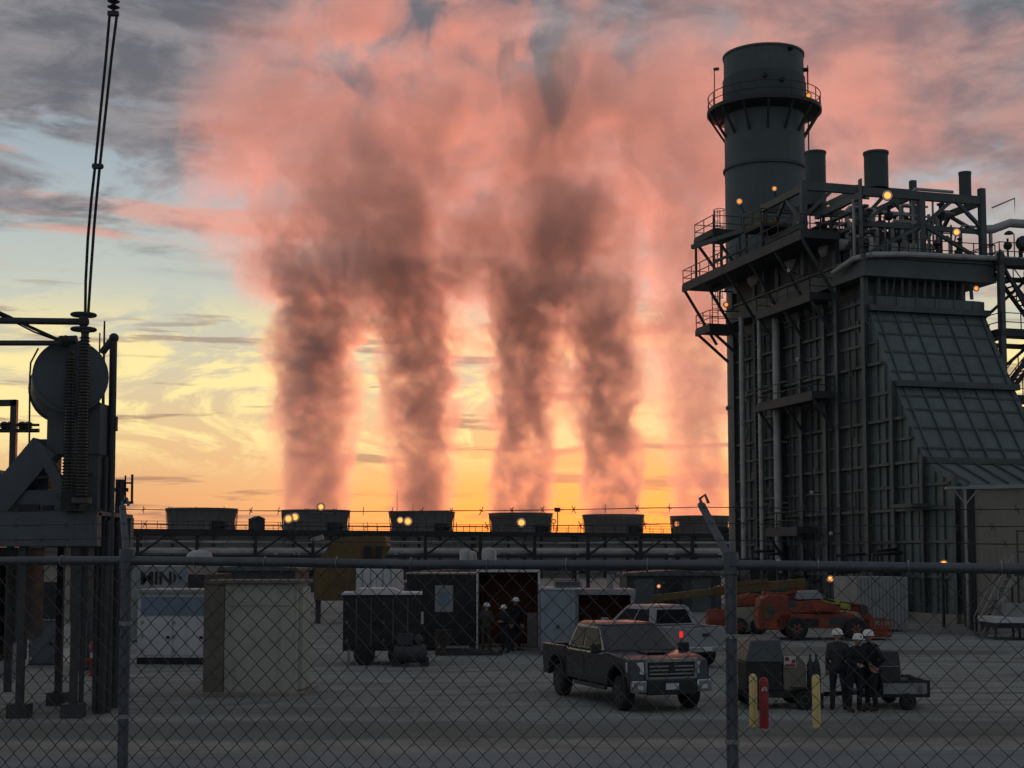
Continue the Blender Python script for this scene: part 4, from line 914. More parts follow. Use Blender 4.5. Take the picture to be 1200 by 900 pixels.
    for s_ in (.1, 1.25): l.bar((top.x+s_, 0, 0), (top.x+s_, 0, top.z), .08); l.bar((top.x+s_, .8, 0), (top.x+s_, .8, top.z), .08); l.bar((top.x+s_, 0, top.z), (top.x+s_, 0, top.z+1.9), .06)
    l.bar((top.x+.1, 0, top.z+1.85), (top.x+1.25, 0, top.z+1.85), .06).bar((top.x+.1, 0, top.z+.95), (top.x+1.25, 0, top.z+.95), .06)
    l.build('landing', M['dark'], r)
    O = on(1192, 748, 61.); k = 61/1700; r = thing('flatbed_trailer', O, 'flat white bedded trailer half out of frame at the right edge', 'trailer')
    MB().span((-26*k, 0, .72), (3.4, 2.2, .95)).build('bed', M['white'], r, .01); MB().span((-24*k, .1, .5), (3.2, 2.1, .715)).build('frame', M['black'], r)
    for s in (.1, .95): 
        wh = MB(); m_ = Matrix.Rotation(R(90), 3, 'X'); wh.lathe([(.30, -.12), (.36, -.08), (.36, .1), (.3, .14)], (s+.6, .05, .36), 20, m_); wh.build('wheel', M['rubber'], r)
    MB().bar((-22*k, .3, 0), (-22*k, .3, .55), .1).build('jack_leg', M['dark'], r); MB().span((0, .4, .96), (2.6, 1.9, 1.5)).build('load', M['offw'], r)
    # small fittings
def fittings():
    for o in [o for o in bpy.data.objects if o.parent and o.name.split('.')[0] == 'door' and o.type == 'MESH' and o.parent.name.split('.')[0] in ('equipment_shed', 'box_trailer', 'white_container', 'pale_blue_cabin', 'plant_shed', 'control_cabinet', 'switch_cubicle')]:
        b = [Vector(c) for c in o.bound_box]; x0, x1 = min(v.x for v in b), max(v.x for v in b); z0, z1 = min(v.z for v in b), max(v.z for v in b); y = min(v.y for v in b)
        dark = o.parent.name.startswith('box_trailer'); m = M['galv'] if not dark else M['steel']
        if o.parent.name.split('.')[0] in ('white_container', 'box_trailer'):
            for f in (.3, .72): MB().tube([(x0+(x1-x0)*f, y-.04, z0), (x0+(x1-x0)*f, y-.04, z1)], .022, 6).build('lock_rod', m, o)
        h = MB().span((x1-.18, y-.06, z0+(z1-z0)*.45), (x1-.08, y-.01, z0+(z1-z0)*.52)).build('handle', M['black'], o)
        for f in (.12, .5, .88): MB().span((x0-.01, y-.025, z0+(z1-z0)*f-.05), (x0+.07, y-.002, z0+(z1-z0)*f+.05)).build('hinge', m, o)
midground(); fittings()
# =====================================================================  vehicles
def wheel(root, name, c, r, w, side, ax='Y', rimr=.62, rimm='alum'):
    m_ = Matrix.Rotation(R(90), 3, 'X') if ax == 'Y' else Matrix.Rotation(R(90), 3, 'Y')
    wh = MB().lathe([(r*rimr, -w/2), (r*.86, -w/2), (r*.97, -w*.38), (r, -w*.2), (r, w*.2), (r*.97, w*.38), (r*.86, w/2), (r*rimr, w/2)], (0, 0, 0), 28, m_).build(name, M['rubber'], root, loc=c)
    b = MB().lathe([(r*rimr*.97, -w*.42), (r*rimr*.97, w*.42)], (0, 0, 0), 28, m_)
    n = 6
    for i in range(n):
        a = 2*math.pi*i/n; u = Vector((math.cos(a), 0, math.sin(a))) if ax == 'Y' else Vector((0, math.cos(a), math.sin(a))); off = Vector((0, side*w*.44, 0)) if ax == 'Y' else Vector((side*w*.44, 0, 0)); b.bar(u*r*.12+off, u*r*rimr*.95+off, .05, .09)
    b.build('rim', M[rimm], wh); return wh
def pickup(loc, rotz, label, paint, chrome_front=True, lit_tail=False):
    r = thing('pickup_truck', loc, label, 'pickup', rotz); pm = M[paint]
    HW = .99
    def arch(cx, z0, rr=.50):
        return [(cx+rr*math.cos(math.pi*i/10), z0+rr*math.sin(math.pi*i/10)*1.0) for i in range(11)]
    zb = .52; rx, fx = -1.86, 1.98
    # front body: sills, doors, wings, bonnet
    body = [(-1.30, zb)] + [(-1.30, 1.20), (-1.30, 1.26), (1.05, 1.26), (1.25, 1.29), (2.3, 1.24), (2.62, 1.17), (2.72, 1.0), (2.74, .62)] + [(2.6, zb)] + [(p[0], p[1]) for p in arch(fx, zb)] + []
    MB().prism([(x, -HW, z) for x, z in body], (0, 2*HW, 0)).build('body', pm, r, .045)
    # bed
    for s in (1, -1):
        side = [(-2.86, zb+.08), (-2.88, 1.28), (-1.34, 1.28), (-1.34, zb)] + arch(rx, zb, .48)
        MB().prism([(x, s*(HW-.09) if s > 0 else -HW, z) for x, z in side], (0, .09, 0)).build('bed_side', pm, r, .02)
    tg = MB().span((-2.92, -HW+.095, .66), (-2.84, HW-.095, 1.26)).build('tailgate', pm, r, .02); MB().span((-2.94, -.13, .98), (-2.921, .13, 1.08)).build('handle', M['black'], tg)
    MB().span((-2.83, -HW+.095, .62), (-1.36, HW-.095, .72)).build('bed_floor', M['black'], r)
    # cab greenhouse
    b0, b1, t0, t1 = -1.28, 1.22, -1.08, .42; hw0, hw1 = .93, .73; z0, z1 = 1.262, 1.86
    g = MB(); vs = [(b0, -hw0, z0), (b1, -hw0, z0), (b1, hw0, z0), (b0, hw0, z0), (t0, -hw1, z1), (t1, -hw1, z1), (t1, hw1, z1), (t0, hw1, z1)]
    g.add(vs, [(0, 3, 2, 1), (4, 5, 6, 7), (0, 1, 5, 4), (1, 2, 6, 5), (2, 3, 7, 6), (3, 0, 4, 7)]); g.build('cab', pm, r, .05)
    MB().add([(t0-.01, -hw1+.02, z1), (t1+.03, -hw1+.02, z1), (t1+.03, hw1-.02, z1), (t0-.01, hw1-.02, z1), (t0+.1, -hw1+.14, z1+.055), (t1-.12, -hw1+.14, z1+.055), (t1-.12, hw1-.14, z1+.055), (t0+.1, hw1-.14, z1+.055)], [(0, 3, 2, 1), (4, 5, 6, 7), (0, 1, 5, 4), (1, 2, 6, 5), (2, 3, 7, 6), (3, 0, 4, 7)]).build('roof', pm, r, .03)
    def lerp(a, b, f): return Vector(a)*(1-f)+Vector(b)*f
    def pane(q, name, off, m='glass'):        # q: four corners, pushed out by off
        q = [Vector(p) for p in q]; n = (q[1]-q[0]).cross(q[3]-q[0]).normalized(); c = sum(q, Vector())/4
        if n.dot(c-Vector((.2, 0, 1.4))) < 0: n = -n
        return MB().prism([p+n*.004 for p in q], n*off).build(name, M[m], r, .006)
    for s in (-1, 1):
        A, B, Cc, Dd = (b0, s*hw0, z0), (b1, s*hw0, z0), (t1, s*hw1, z1), (t0, s*hw1, z1)
        def uv(u, v): return lerp(lerp(A, B, u), lerp(Dd, Cc, u), v)
        pane([uv(.06, .1), uv(.42, .1), uv(.42, .86), uv(.10, .86)], 'side_window', .008); pane([uv(.46, .1), uv(.90, .1), uv(.90, .86), uv(.46, .86)], 'side_window', .008)
    A, B, Cc, Dd = (b1, -hw0, z0), (b1, hw0, z0), (t1, hw1, z1), (t1, -hw1, z1); uv = lambda u, v: lerp(lerp(A, B, u), lerp(Dd, Cc, u), v)
    pane([uv(.06, .06), uv(.94, .06), uv(.93, .9), uv(.07, .9)], 'windscreen', .008, 'wind')
    A, B, Cc, Dd = (b0, -hw0, z0), (b0, hw0, z0), (t0, hw1, z1), (t0, -hw1, z1); uv2 = lambda u, v: lerp(lerp(A, B, u), lerp(Dd, Cc, u), v)
    pane([uv2(.1, .12), uv2(.9, .12), uv2(.88, .86), uv2(.12, .86)], 'rear_window', .008)
    for s in (-1, 1):
        for x0, x1 in ((-1.22, -.06), (-.02, 1.16)):
            dline = MB(); dline.span((x0, s*(HW+.002), .62), (x0+.014, s*(HW+.008), 1.24)); dline.span((x0, s*(HW+.002), .62), (x1, s*(HW+.008), .634)); dline.span((x0+.08, s*(HW+.002), 1.08), (x0+.28, s*(HW+.03), 1.12)); dline.build('door', M['black'], r)
        MB().span((1.02, s*(HW+.02), 1.24), (1.18, s*(HW+.26), 1.46)).build('mirror', M['black'] if paint == 'carpaint' else pm, r, .03)
        for cx in (rx, fx):
            a = MB(); pts = [(cx+.52*math.cos(math.pi*i/12), s*(HW+.012), zb+.52*math.sin(math.pi*i/12)) for i in range(13)]; a.tube(pts, .035, 6); a.build('wheel_arch', M['black'] if paint == 'carpaint' else pm, r)
            wheel(r, 'wheel', (cx, s*(HW-.17), .40), .40, .27, s, 'Y', .62, 'dark' if paint == 'carpaint' else 'alum')
    MB().span((-2.6, -.6, .40), (2.5, .6, .60)).build('chassis', M['black'], r)
    for s in (-1, 1): MB().tube([(-.75, s*.93, .44), (1.2, s*.93, .44)], .045, 8).build('side_step', M['dark'], r)
    # nose
    gr = MB().span((2.71, -.56, .80), (2.79, .56, 1.13)).build('grille', M['black'], r, .02); ch = MB()
    ch.span((2.70, -.64, 1.13), (2.80, .64, 1.20))
    for z in (.85, .935, 1.02): ch.span((2.785, -.55, z), (2.825, .55, z+.035))
    ch.span((2.72, -.62, .755), (2.82, .62, .80)); ch.bar((2.77, -.6, .78), (2.77, -.62, 1.16), .06); ch.bar((2.77, .6, .78), (2.77, .62, 1.16), .06); ch.build('bars', M['chrome'], gr)
    MB().lathe([(.09, 0), (.09, .02), (.05, .025)], (2.81, 0, .985), 18, Matrix.Rotation(R(90), 3, 'Y')).build('emblem', M['black'], gr)
    for s in (-1, 1):
        MB().add([(2.60, s*.66, .86), (2.60, s*.995, .90), (2.60, s*.995, 1.12), (2.60, s*.66, 1.13), (2.79, s*.66, .86), (2.55, s*1.0, .90), (2.50, s*1.0, 1.12), (2.76, s*.66, 1.13)], [(0, 1, 2, 3), (4, 7, 6, 5), (0, 4, 5, 1), (1, 5, 6, 2), (2, 6, 7, 3), (3, 7, 4, 0)]).build('headlight', M['lens'], r)
        MB().span((2.70, s*.62, .46), (2.86, s*.98, .73)).build('bumper_end', M['chrome'], r, .03); MB().span((2.862, s*.72, .53), (2.875, s*.86, .62)).build('fog_lamp', M['lens'], r)
        MB().span((-2.935, s*.91, .98), (-2.86, s*.985, 1.17)).build('tail_light', M['tail'] if lit_tail and s > 0 else M['red'], r)
    bp = MB().span((2.70, -.615, .40), (2.84, .615, .70)).build('bumper', M['black'], r, .03); MB().span((2.846, -.16, .52), (2.856, .16, .66)).build('number_plate', M['white'], bp)
    rbp = MB().span((-3.02, -.96, .50), (-2.90, .96, .68)).build('rear_bumper', M['chrome'], r, .03); MB().span((-3.03, -.16, .54), (-3.023, .16, .65)).build('number_plate', M['white'], rbp)
    sc_ = MB().span((1.5, -.28, 1.27), (2.05, .28, 1.315)); sc_.build('bonnet_scoop', pm, r, .02)
    return r
pickup(on(729, 822, 35.6), math.atan2(-.945, .327), 'black pickup truck facing the camera with a chrome barred grille', 'carpaint')
pickup(on(764, 775, 48.5), R(90+30), 'silver grey pickup seen from behind with one red tail light lit', 'silver', lit_tail=True)
def boom_lift():
    D = 61.; k = D/1700; O = on(972, 747, D); r = thing('boom_lift', O, 'orange articulated boom lift folded low behind the workers', 'boom lift', R(-4))
    l = lambda px, py, dy=0.: Vector(((px-972)*k, dy, (747-py)*k*1.0))
    c = MB(); c.prism([l(912, 733), l(1008, 733), l(1010, 722), l(1000, 716), l(918, 716), l(910, 724)], (0, 2.2, 0)); c.build('chassis', M['orange'], r, .03)
    for px, dy in ((934, -.1), (1002, -.1), (934, 2.3), (1002, 2.3)): wheel(r, 'wheel', l(px, 733.5, dy), 13.2*k, .36, -1, 'Y', .5, 'rust')
    t = MB(); t.prism([l(892, 735), l(890, 720), l(893, 700), l(903, 694), l(925, 695), l(930, 718), l(920, 735)], (0, 2.1, 0)); t.build('counterweight', M['orange'], r, .05)
    t = MB(); t.prism([l(925, 715), l(928, 702), l(960, 700), l(985, 708), l(985, 715)], (0, .8, 0)); t.prism([l(950, 712), l(955, 704), l(975, 706), l(976, 714)], (0, -.25, 0)); t.build('turntable', M['orange'], r, .02)
    b = MB(); b.bar(l(898, 698, 1.1), l(965, 702, 1.1), .42, .5); b.bar(l(960, 703, 1.1), l(1016, 711, 1.1), .34, .36); b.build('boom', M['orange'], r, .02)
    b = MB(); b.bar(l(962, 700.5, .9), l(988, 704, .9), .28, .2); b.bar(l(988, 707, .88), l(1000, 709.5, .88), .3, .24); b.build('boom_sleeve', M['lime'], r, .02)
    b = MB(); b.bar(l(1012, 709, 1.1), l(1024, 725, 1.1), .34, .32); b.bar(l(1020, 720, 1.1), l(1022, 742, 1.1), .24, .24); b.build('jib', M['orange'], r, .02)
    b = MB(); x0, x1 = l(1021, 0).x, l(1044, 0).x; z0, z1 = l(0, 747).z+.12, l(0, 724).z
    b.span((x0, .3, z0), (x1, 1.9, z0+.1))
    for x in (x0, (x0+x1)/2, x1): b.bar((x, .3, z0), (x, .3, z1), .06); b.bar((x, 1.9, z0), (x, 1.9, z1), .06)
    for z in ((z0+z1)/2, z1): 
        for y in (.3, 1.9): b.bar((x0, y, z), (x1, y, z), .06)
        for x in (x0, x1): b.bar((x, .3, z), (x, 1.9, z), .06)
    b.span((x0+.1, .31, z0+.1), (x1-.08, .36, z1-.2)); b.build('basket', M['orange'], r)
    cy = MB().tube([l(925, 712, .5), l(958, 706, .5)], .09, 8).tube([l(1000, 716, .7), l(1014, 726, .7)], .07, 8).build('hydraulic_ram', M['alum'], r)
    e = MB().prism([l(935, 700), l(938, 690), l(960, 689), l(967, 699)], (0, .9, 0)).build('engine_cover', M['offw'], r, .04)
    d = MB(); d.span(l(938, 731, -.02), l(960, 722, -.003)); d.build('engine_vent', M['black'], r); MB().span(l(972, 730, -.02), l(992, 720, -.003)).build('tool_box', M['dark'], r)
    for px, py, dy in ((930, 704, -.02), (962, 703, .78), (1016, 711, .85), (905, 712, -.02)): MB().lathe([(.16, 0), (.16, .05), (.05, .06)], l(px, py, dy), 16, Matrix.Rotation(R(90), 3, 'X')).build('pivot_pin', M['dark'], r)
    for s_ in (0, .12, .24): MB().tube([l(915, 697, .6+s_*.3), l(940, 692, .7), l(965, 698, .75), l(990, 704+s_*8, .8), l(1012, 708, .85)], .028, 6).build('hose', M['cable'], r)
    MB().span(l(896, 722, -.05), l(908, 706, -.012)).build('warning_plate', M['ochre'], r)
    # second machine with the long ochre boom lying to the left
    D = 66.; k = D/1700; O = on(876, 745, D); r = thing('telescopic_lift', O, 'grey and orange lift with a long ochre boom lowered to the left behind the pickups', 'boom lift', 0)
    l = lambda px, py, dy=0.: Vector(((px-876)*k, dy, (745-py)*k))
    MB().prism([l(858, 741), l(858, 714), l(893, 713), l(896, 741)], (0, 2.2, 0)).build('body', M['concrete'], r, .03)
    MB().prism([l(857, 713), l(866, 703), l(890, 698), l(896, 712)], (0, 2.2, 0)).build('hood', M['orange'], r, .03)
    for px, dy in ((866, -.1), (889, -.1), (866, 2.3), (889, 2.3)): wheel(r, 'wheel', l(px, 735.5, dy), 9.5*k, .34, -1, 'Y', .5, 'orange')
    b = MB(); b.bar(l(950, 686, 1.2), l(842, 696, 1.2), .5, .42); b.bar(l(842, 696.5, 1.2), l(768, 705, 1.2), .36, .32); b.build('boom', M['ochre'], r, .02)
    b = MB(); b.bar(l(905, 683, 1.0), l(860, 688, 1.0), .2, .16); b.build('boom_stripe', M['rust'], r)
    b = MB(); b.bar(l(948, 690, 1.2), l(915, 716, 1.2), .4, .5); b.bar(l(915, 716, 1.2), l(888, 728, 1.2), .5, .5); b.build('riser', M['orange'], r, .02)
    b = MB(); b.bar(l(774, 704, 1.2), l(764, 720, 1.2), .22); b.span(l(752, 736, .5), l(772, 718, .5)+Vector((0, 1.6, 0))); b.build('basket', M['rust'], r)
    O = on(840, 741, 67.); k = 67/1700; r = thing('orange_winch', O, 'low rounded orange winch half hidden behind the right fence post', 'winch')
    MB().lathe([(.1, -.5), (.5, -.45), (.55, 0), (.5, .45), (.1, .5)], (0, 0, .55), 20, Matrix.Rotation(R(90), 3, 'Y')).build('drum', M['orange'], r); MB().span((-.6, -.5, 0), (.6, .5, .12)).build('skid', M['dark'], r)
boom_lift()
def trailers():
    D = 33.7; k = D/1700; O = on(908, 829, D); r = thing('welder_trailer', O, 'dark towed welding generator trailer with a tilted hood and a small red and white panel', 'generator trailer', R(0))
    l = lambda px, py, dy=0.: Vector(((px-908)*k, dy, (829-py)*k))
    MB().span(l(874, 816), l(948, 808)+Vector((0, 1.4, 0))).build('chassis', M['black'], r)
    MB().prism([l(876, 808), l(875, 776), l(917, 776), l(918, 808)], (0, 1.3, 0)).build('engine_box', M['black'], r, .02)
    MB().prism([l(874.5, 775.5), l(881, 750), l(916, 749), l(919, 775.5)], (0, 1.3, 0)).build('hood', M['trafo'], r, .03)
    MB().prism([l(918.5, 808), l(918.5, 768), l(936, 767), l(944, 776), l(946, 808)], (0, 1.2, 0)).build('tank_cover', M['brown'], r, .03)
    pn = MB().span(l(919.5, 781, -.03), l(933, 768, -.004)).build('control_panel', M['white'], r); MB().span(l(920.5, 780, -.045), l(932, 777, -.033)).span(l(920.5, 773.5, -.045), l(925, 769, -.033)).span(l(928, 776, -.045), l(932, 772, -.033)).build('red_marking', M['red'], pn)
    for px, dy in ((885, -.08), (941, -.08), (885, 1.5), (941, 1.5)): wheel(r, 'wheel', l(px, 817.5, dy), 11.5*k, .22, -1, 'Y', .5, 'dark')
    for px in (885, 941): MB().span(l(px-14, 805, -.2), l(px+14, 803.5, .1)).build('mudguard', M['black'], r)
    MB().bar(l(874, 811, .6), l(856, 812, .6), .1).bar(l(858, 829, .6), l(858, 806, .6), .07).build('tow_bar', M['black'], r)
    O = on(957, 829, D); r = thing('gas_cylinder_rack', O, 'dark upright rack with two thin gas cylinders behind the right yellow bollard', 'cylinder rack'); l = lambda px, py, dy=0.: Vector(((px-957)*k, dy, (829-py)*k))
    for px in (953.5, 960.5): MB().lathe([(.085, .35), (.085, 1.0), (.05, 1.08), (.028, 1.12), (.028, 1.24)], l(px, 829, .3), 14).build('cylinder', M['dark'], r)
    MB().span((-.2, .15, .22), (.2, .5, .34)).bar((-.17, .45, .3), (-.17, .45, .9), .05).bar((.17, .45, .3), (.17, .45, .9), .05).bar((-.17, .2, 0), (-.17, .2, .3), .05).bar((.17, .2, 0), (.17, .2, .3), .05).build('rack', M['black'], r)
    D = 33.6; k = D/1700; O = on(1055, 829, D); r = thing('utility_trailer', O, 'small flat utility trailer with grey sides carrying a black tool chest', 'trailer', R(0))
    l = lambda px, py, dy=0.: Vector(((px-1055)*k, dy, (829-py)*k))
    MB().span(l(1012, 815), l(1090, 811.5)+Vector((0, 1.6, 0))).build('floor', M['black'], r)
    MB().span(l(1036, 811), l(1088, 798)+Vector((0, .04, 0))).build('side_board', M['offw'], r); MB().span(l(1036, 811, 1.56), l(1088, 798, 1.6)).build('side_board', M['offw'], r)
    e = MB(); e.span(l(1086.5, 814, -.01), l(1090, 796, 0)+Vector((0, 1.62, 0))); e.bar(l(1036, 797, 0), l(1090, 796.5, 0), .05); e.bar(l(1036, 797, 1.6), l(1090, 796.5, 1.6), .05); e.build('frame', M['black'], r)
    MB().span(l(1076, 809.5, -.02), l(1081, 801, -.003)).build('reflector', M['brown'], r)
    for dy in (-.06, 1.66): wheel(r, 'wheel', l(1063, 819.5, dy), 9.6*k, .2, -1, 'Y', .5, 'dark')
    MB().bar(l(1014, 813, .8), l(975, 815, .8), .1).build('tow_bar', M['black'], r)
    O2 = l(1050, 811.5)+O; t = thing('tool_chest', O2+Vector((0, .35, 0)), 'black tool chest with a pale lid line standing on the utility trailer', 'tool chest')
    MB().span((-.24, 0, 0), (.22, .8, .60)).build('lower_box', M['dark'], t, .02); MB().span((-.25, -.01, .602), (.23, .81, .625)).build('lid_line', M['galv'], t); MB().add([(-.24, 0, .627), (.22, 0, .627), (.22, .8, .627), (-.24, .8, .627), (-.2, .05, .95), (.19, .05, .95), (.19, .75, .95), (-.2, .75, .95)], [(0, 3, 2, 1), (4, 5, 6, 7), (0, 1, 5, 4), (1, 2, 6, 5), (2, 3, 7, 6), (3, 0, 4, 7)]).build('lid', M['dark'], t, .02)
    h = thing('hose_reel', l(1026, 811.5)+O+Vector((0, .5, 0)), 'dark round hose reel on the trailer beside the tool chest', 'hose reel'); m_ = Matrix.Rotation(R(90), 3, 'X')
    MB().lathe([(.34, -.02), (.36, 0), (.34, .02), (.2, .03), (.2, .3), (.34, .31), (.36, .33), (.34, .35)], (0, .35, .42), 24, m_).build('reel', M['black'], h); MB().bar((-.25, .1, 0), (0, .1, .42), .05).bar((.25, .1, 0), (0, .1, .42), .05).build('stand', M['dark'], h)
    for px, py, m, lab in ((883, 849.5, 'yellow', 'yellow steel bollard left of the red one'), (895.5, 852, 'red', 'dark red bollard with a pale mark beside the yellow ones'), (957, 850.5, 'yellow', 'yellow steel bollard standing alone before the workers')):
        O = on(px, py); b = thing('bollard', O, lab, 'bollard', 0, 'bollards before the trailers'); hh = 1.06 if m == 'yellow' else 1.02; rr = .083 if m == 'yellow' else .095
        MB().lathe([(rr, 0), (rr, hh-.06), (rr*.9, hh-.02), (rr*.6, hh+.02), (.005, hh+.035)], (0, 0, 0), 24).build('post', M[m], b)
        if m == 'red': MB().span((-.05, -.102, .78), (.05, -.09, .86)).build('label_plate', M['white'], b)
        MB().lathe([(rr+.08, 0), (rr+.06, .03)], (0, 0, 0), 20).build('collar', M['concrete'], b)
trailers()
# =====================================================================  people
def person(loc, rotz, label, top, legs, H=1.78, arms='down', lean=0., turn=0., group=None, bulk=1., emblem=False):
    r = thing('person', loc, label, 'person', rotz, group); s = H/1.78
    mb = MB()
    def cap(a, b, ra, rb):
        a, b = Vector(a)*s, Vector(b)*s; ra *= s; rb *= s; d = b-a; L = d.length; n = 3
        mb.tube([a+d*i/n for i in range(n+1)], [ra+(rb-ra)*i/n for i in range(n+1)], 12); mb.ball(a, ra*1.01, 12); mb.ball(b, rb*1.01, 12)
    ly = -math.sin(lean); B = bulk
    def T(x, y, z): return (x, y+ly*max(0, z-.95)*1.0, z)
    for sd in (-1, 1):        # legs: hip, knee, ankle, foot
        hip, kn, an = (sd*.10, 0, .92), (sd*.125, -.03 if sd > 0 else .02, .50), (sd*.14, .02, .10)
        cap(hip, kn, .098*B, .070); cap(kn, an, .072, .056); cap((an[0], .03, .055), (an[0]+sd*.03, -.15, .045), .052, .042)
    cap(T(-.09, 0, .96), T(.09, 0, .96), .115*B, .115*B); cap(T(0, 0, .98), T(0, .0, 1.14), .145*B, .145*B); cap(T(-.05, 0, 1.2), T(.05, 0, 1.2), .135*B, .135*B)
    cap(T(-.10, .01, 1.33), T(.10, .01, 1.33), .13*B, .13*B); cap(T(-.17, .01, 1.43), T(.17, .01, 1.43), .075*B, .075*B); cap(T(-.06, .02, 1.46), T(.06, .02, 1.46), .085, .085)
    cap(T(0, .01, 1.46), T(0, -.005, 1.58), .058, .055)
    hx = Vector(T(0, -.015, 1.67)); sh = math.sin(turn)*.02
    mb.ball(hx*s, .098*s, 14, (.84, 1.0, 1.14)); mb.ball((hx+Vector((sh, -.035, -.055)))*s, .066*s, 12, (.9, .9, .9))
    mb.ball((hx+Vector((sh*2, -.104, -.02)))*s, .017*s, 8, (.8, 1, 1.4)); 
    for sd in (-1, 1): mb.ball((hx+Vector((sd*.083, .0, -.01)))*s, .022*s, 8, (.4, .8, 1.3))
    P_ = {'down': ((.235, .03, 1.16), (.245, -.06, .90)), 'fold': ((.25, -.02, 1.16), (.04, -.22, 1.18)), 'hips': ((.36, .06, 1.17), (.20, -.03, 1.00)), 'point': ((.27, -.08, 1.2), (.17, -.32, 1.12)), 'pocket': ((.27, .07, 1.17), (.18, -.08, .95))}[arms]
    for sd in (-1, 1):
        sh_, el, wr = T(sd*.185, .01, 1.42), T(sd*P_[0][0], P_[0][1], P_[0][2]), T(sd*P_[1][0], P_[1][1], P_[1][2])
        cap(sh_, el, .062*B, .050*B); cap(el, wr, .050*B, .036)
        w = Vector(wr); d = (w-Vector(el)).normalized(); side = d.cross(Vector((0, 1, 0))).normalized() if abs(d.y) < .9 else Vector((1, 0, 0))
        palm = w+d*.075; cap(w, palm, .032, .036)
        for i, L in enumerate((.058, .070, .066, .05)):
            b0 = palm+side*(-.033+.022*i)+d*.015; m1 = b0+d*L*.55+Vector((0, -.010, 0)); cap(b0, m1, .0105, .010); cap(m1, m1+d*L*.4+Vector((-sd*.004, -.026, 0)), .010, .009)
        th = w+d*.03-side*.03; cap(th, th-side*.022+d*.035, .0125, .011); cap(th-side*.022+d*.035, th-side*.02+d*.062, .011, .010)
    tmp = mb.build('tmp_body', None); md = tmp.modifiers.new('m', 'REMESH'); md.mode = 'VOXEL'; md.voxel_size = .0125*s
    sm = tmp.modifiers.new('s', 'SMOOTH'); sm.factor = .5; sm.iterations = 3
    dg = bpy.context.evaluated_depsgraph_get(); me = bpy.data.meshes.new_from_object(tmp.evaluated_get(dg)); bpy.data.objects.remove(tmp)
    for m in (M[legs], M[top], M['skin'], M['boot']): me.materials.append(m)
    wrists = [Vector(T(sd*P_[1][0], P_[1][1], P_[1][2]))*s for sd in (-1, 1)]
    for p in me.polygons:
        c = p.center; i = 0
        if c.z < .13*s: i = 3
        elif c.z > 1.54*s: i = 2
        elif c.z > .90*s or abs(c.x) > .2*s: i = 1
        if 1.5*s > c.z and any((c-w).length < .14*s and (c-w).dot((w-Vector((w.x*1.3, .05, 1.2*s))).normalized()) > 0 for w in wrists): i = 2
        p.material_index = i; p.use_smooth = True
    o = bpy.data.objects.new('body', me); C.objects.link(o); o.parent = r
    hz = (hx.z+.035)*s; hy = (hx.y+.0)*s; ht = MB().lathe([(.118*s, -.012), (.121*s, 0), (.119*s, .03*s), (.108*s, .075*s), (.078*s, .108*s), (.035*s, .122*s), (.004, .125*s)], (0, 0, 0), 24)
    ht.lathe([(.112*s, -.012), (.150*s, -.014), (.150*s, -.004), (.115*s, .004)], (0, 0, 0), 24); ht.add([(-.09*s, -.10*s, -.012), (.09*s, -.10*s, -.012), (.05*s, -.20*s, -.022), (-.05*s, -.20*s, -.022), (-.09*s, -.10*s, 0), (.09*s, -.10*s, 0), (.05*s, -.20*s, -.01), (-.05*s, -.20*s, -.01)], [(0, 1, 2, 3), (4, 7, 6, 5), (0, 4, 5, 1), (1, 5, 6, 2), (2, 6, 7, 3), (3, 7, 4, 0)]); ht.bar((0, -.10*s, .08*s), (0, .1*s, .085*s), .03, .05)
    h = ht.build('hard_hat', M['hat'], r, loc=(hx.x*s, hy, hz), rotz=turn)
    if emblem: MB().ball((0, -.112*s, .05*s), .028, 8, (1, .35, 1)).build('emblem', M['black'], h)
    return r
g1 = 'workers talking by the trailers'; g2 = 'workers at the open container'
person(on(983, 829, 33.6), R(170), 'worker in a dark grey jacket and white helmet seen from behind near the trailers', 'jacket', 'denim', 1.80, 'down', .04, 0, g1, 1.12)
person(on(1002, 830, 33.2), R(25), 'worker in navy stooping forward with an emblem on the white helmet', 'navy', 'navy', 1.72, 'point', .20, 0, g1, 1.12, True)
person(on(1021, 830, 33.4), R(-62), 'broad worker in black with hands on hips beside the tool chest', 'navy', 'navy', 1.79, 'hips', .05, .3, g1, 1.22)
person(on(570, 763, 53.6), R(160), 'worker in olive overalls standing left in the open container doorway', 'olive', 'olive', 1.76, 'pocket', .03, 0, g2, 1.1)
person(on(592, 764, 53.3), R(-40), 'shorter worker in dark blue leaning at the middle of the container doorway', 'navy', 'denim', 1.70, 'fold', .10, 0, g2, 1.1)
person(on(604, 761, 54.4), R(30), 'tallest worker in black at the right of the container doorway', 'navy', 'denim', 1.94, 'down', .0, 0, g2, 1.12)
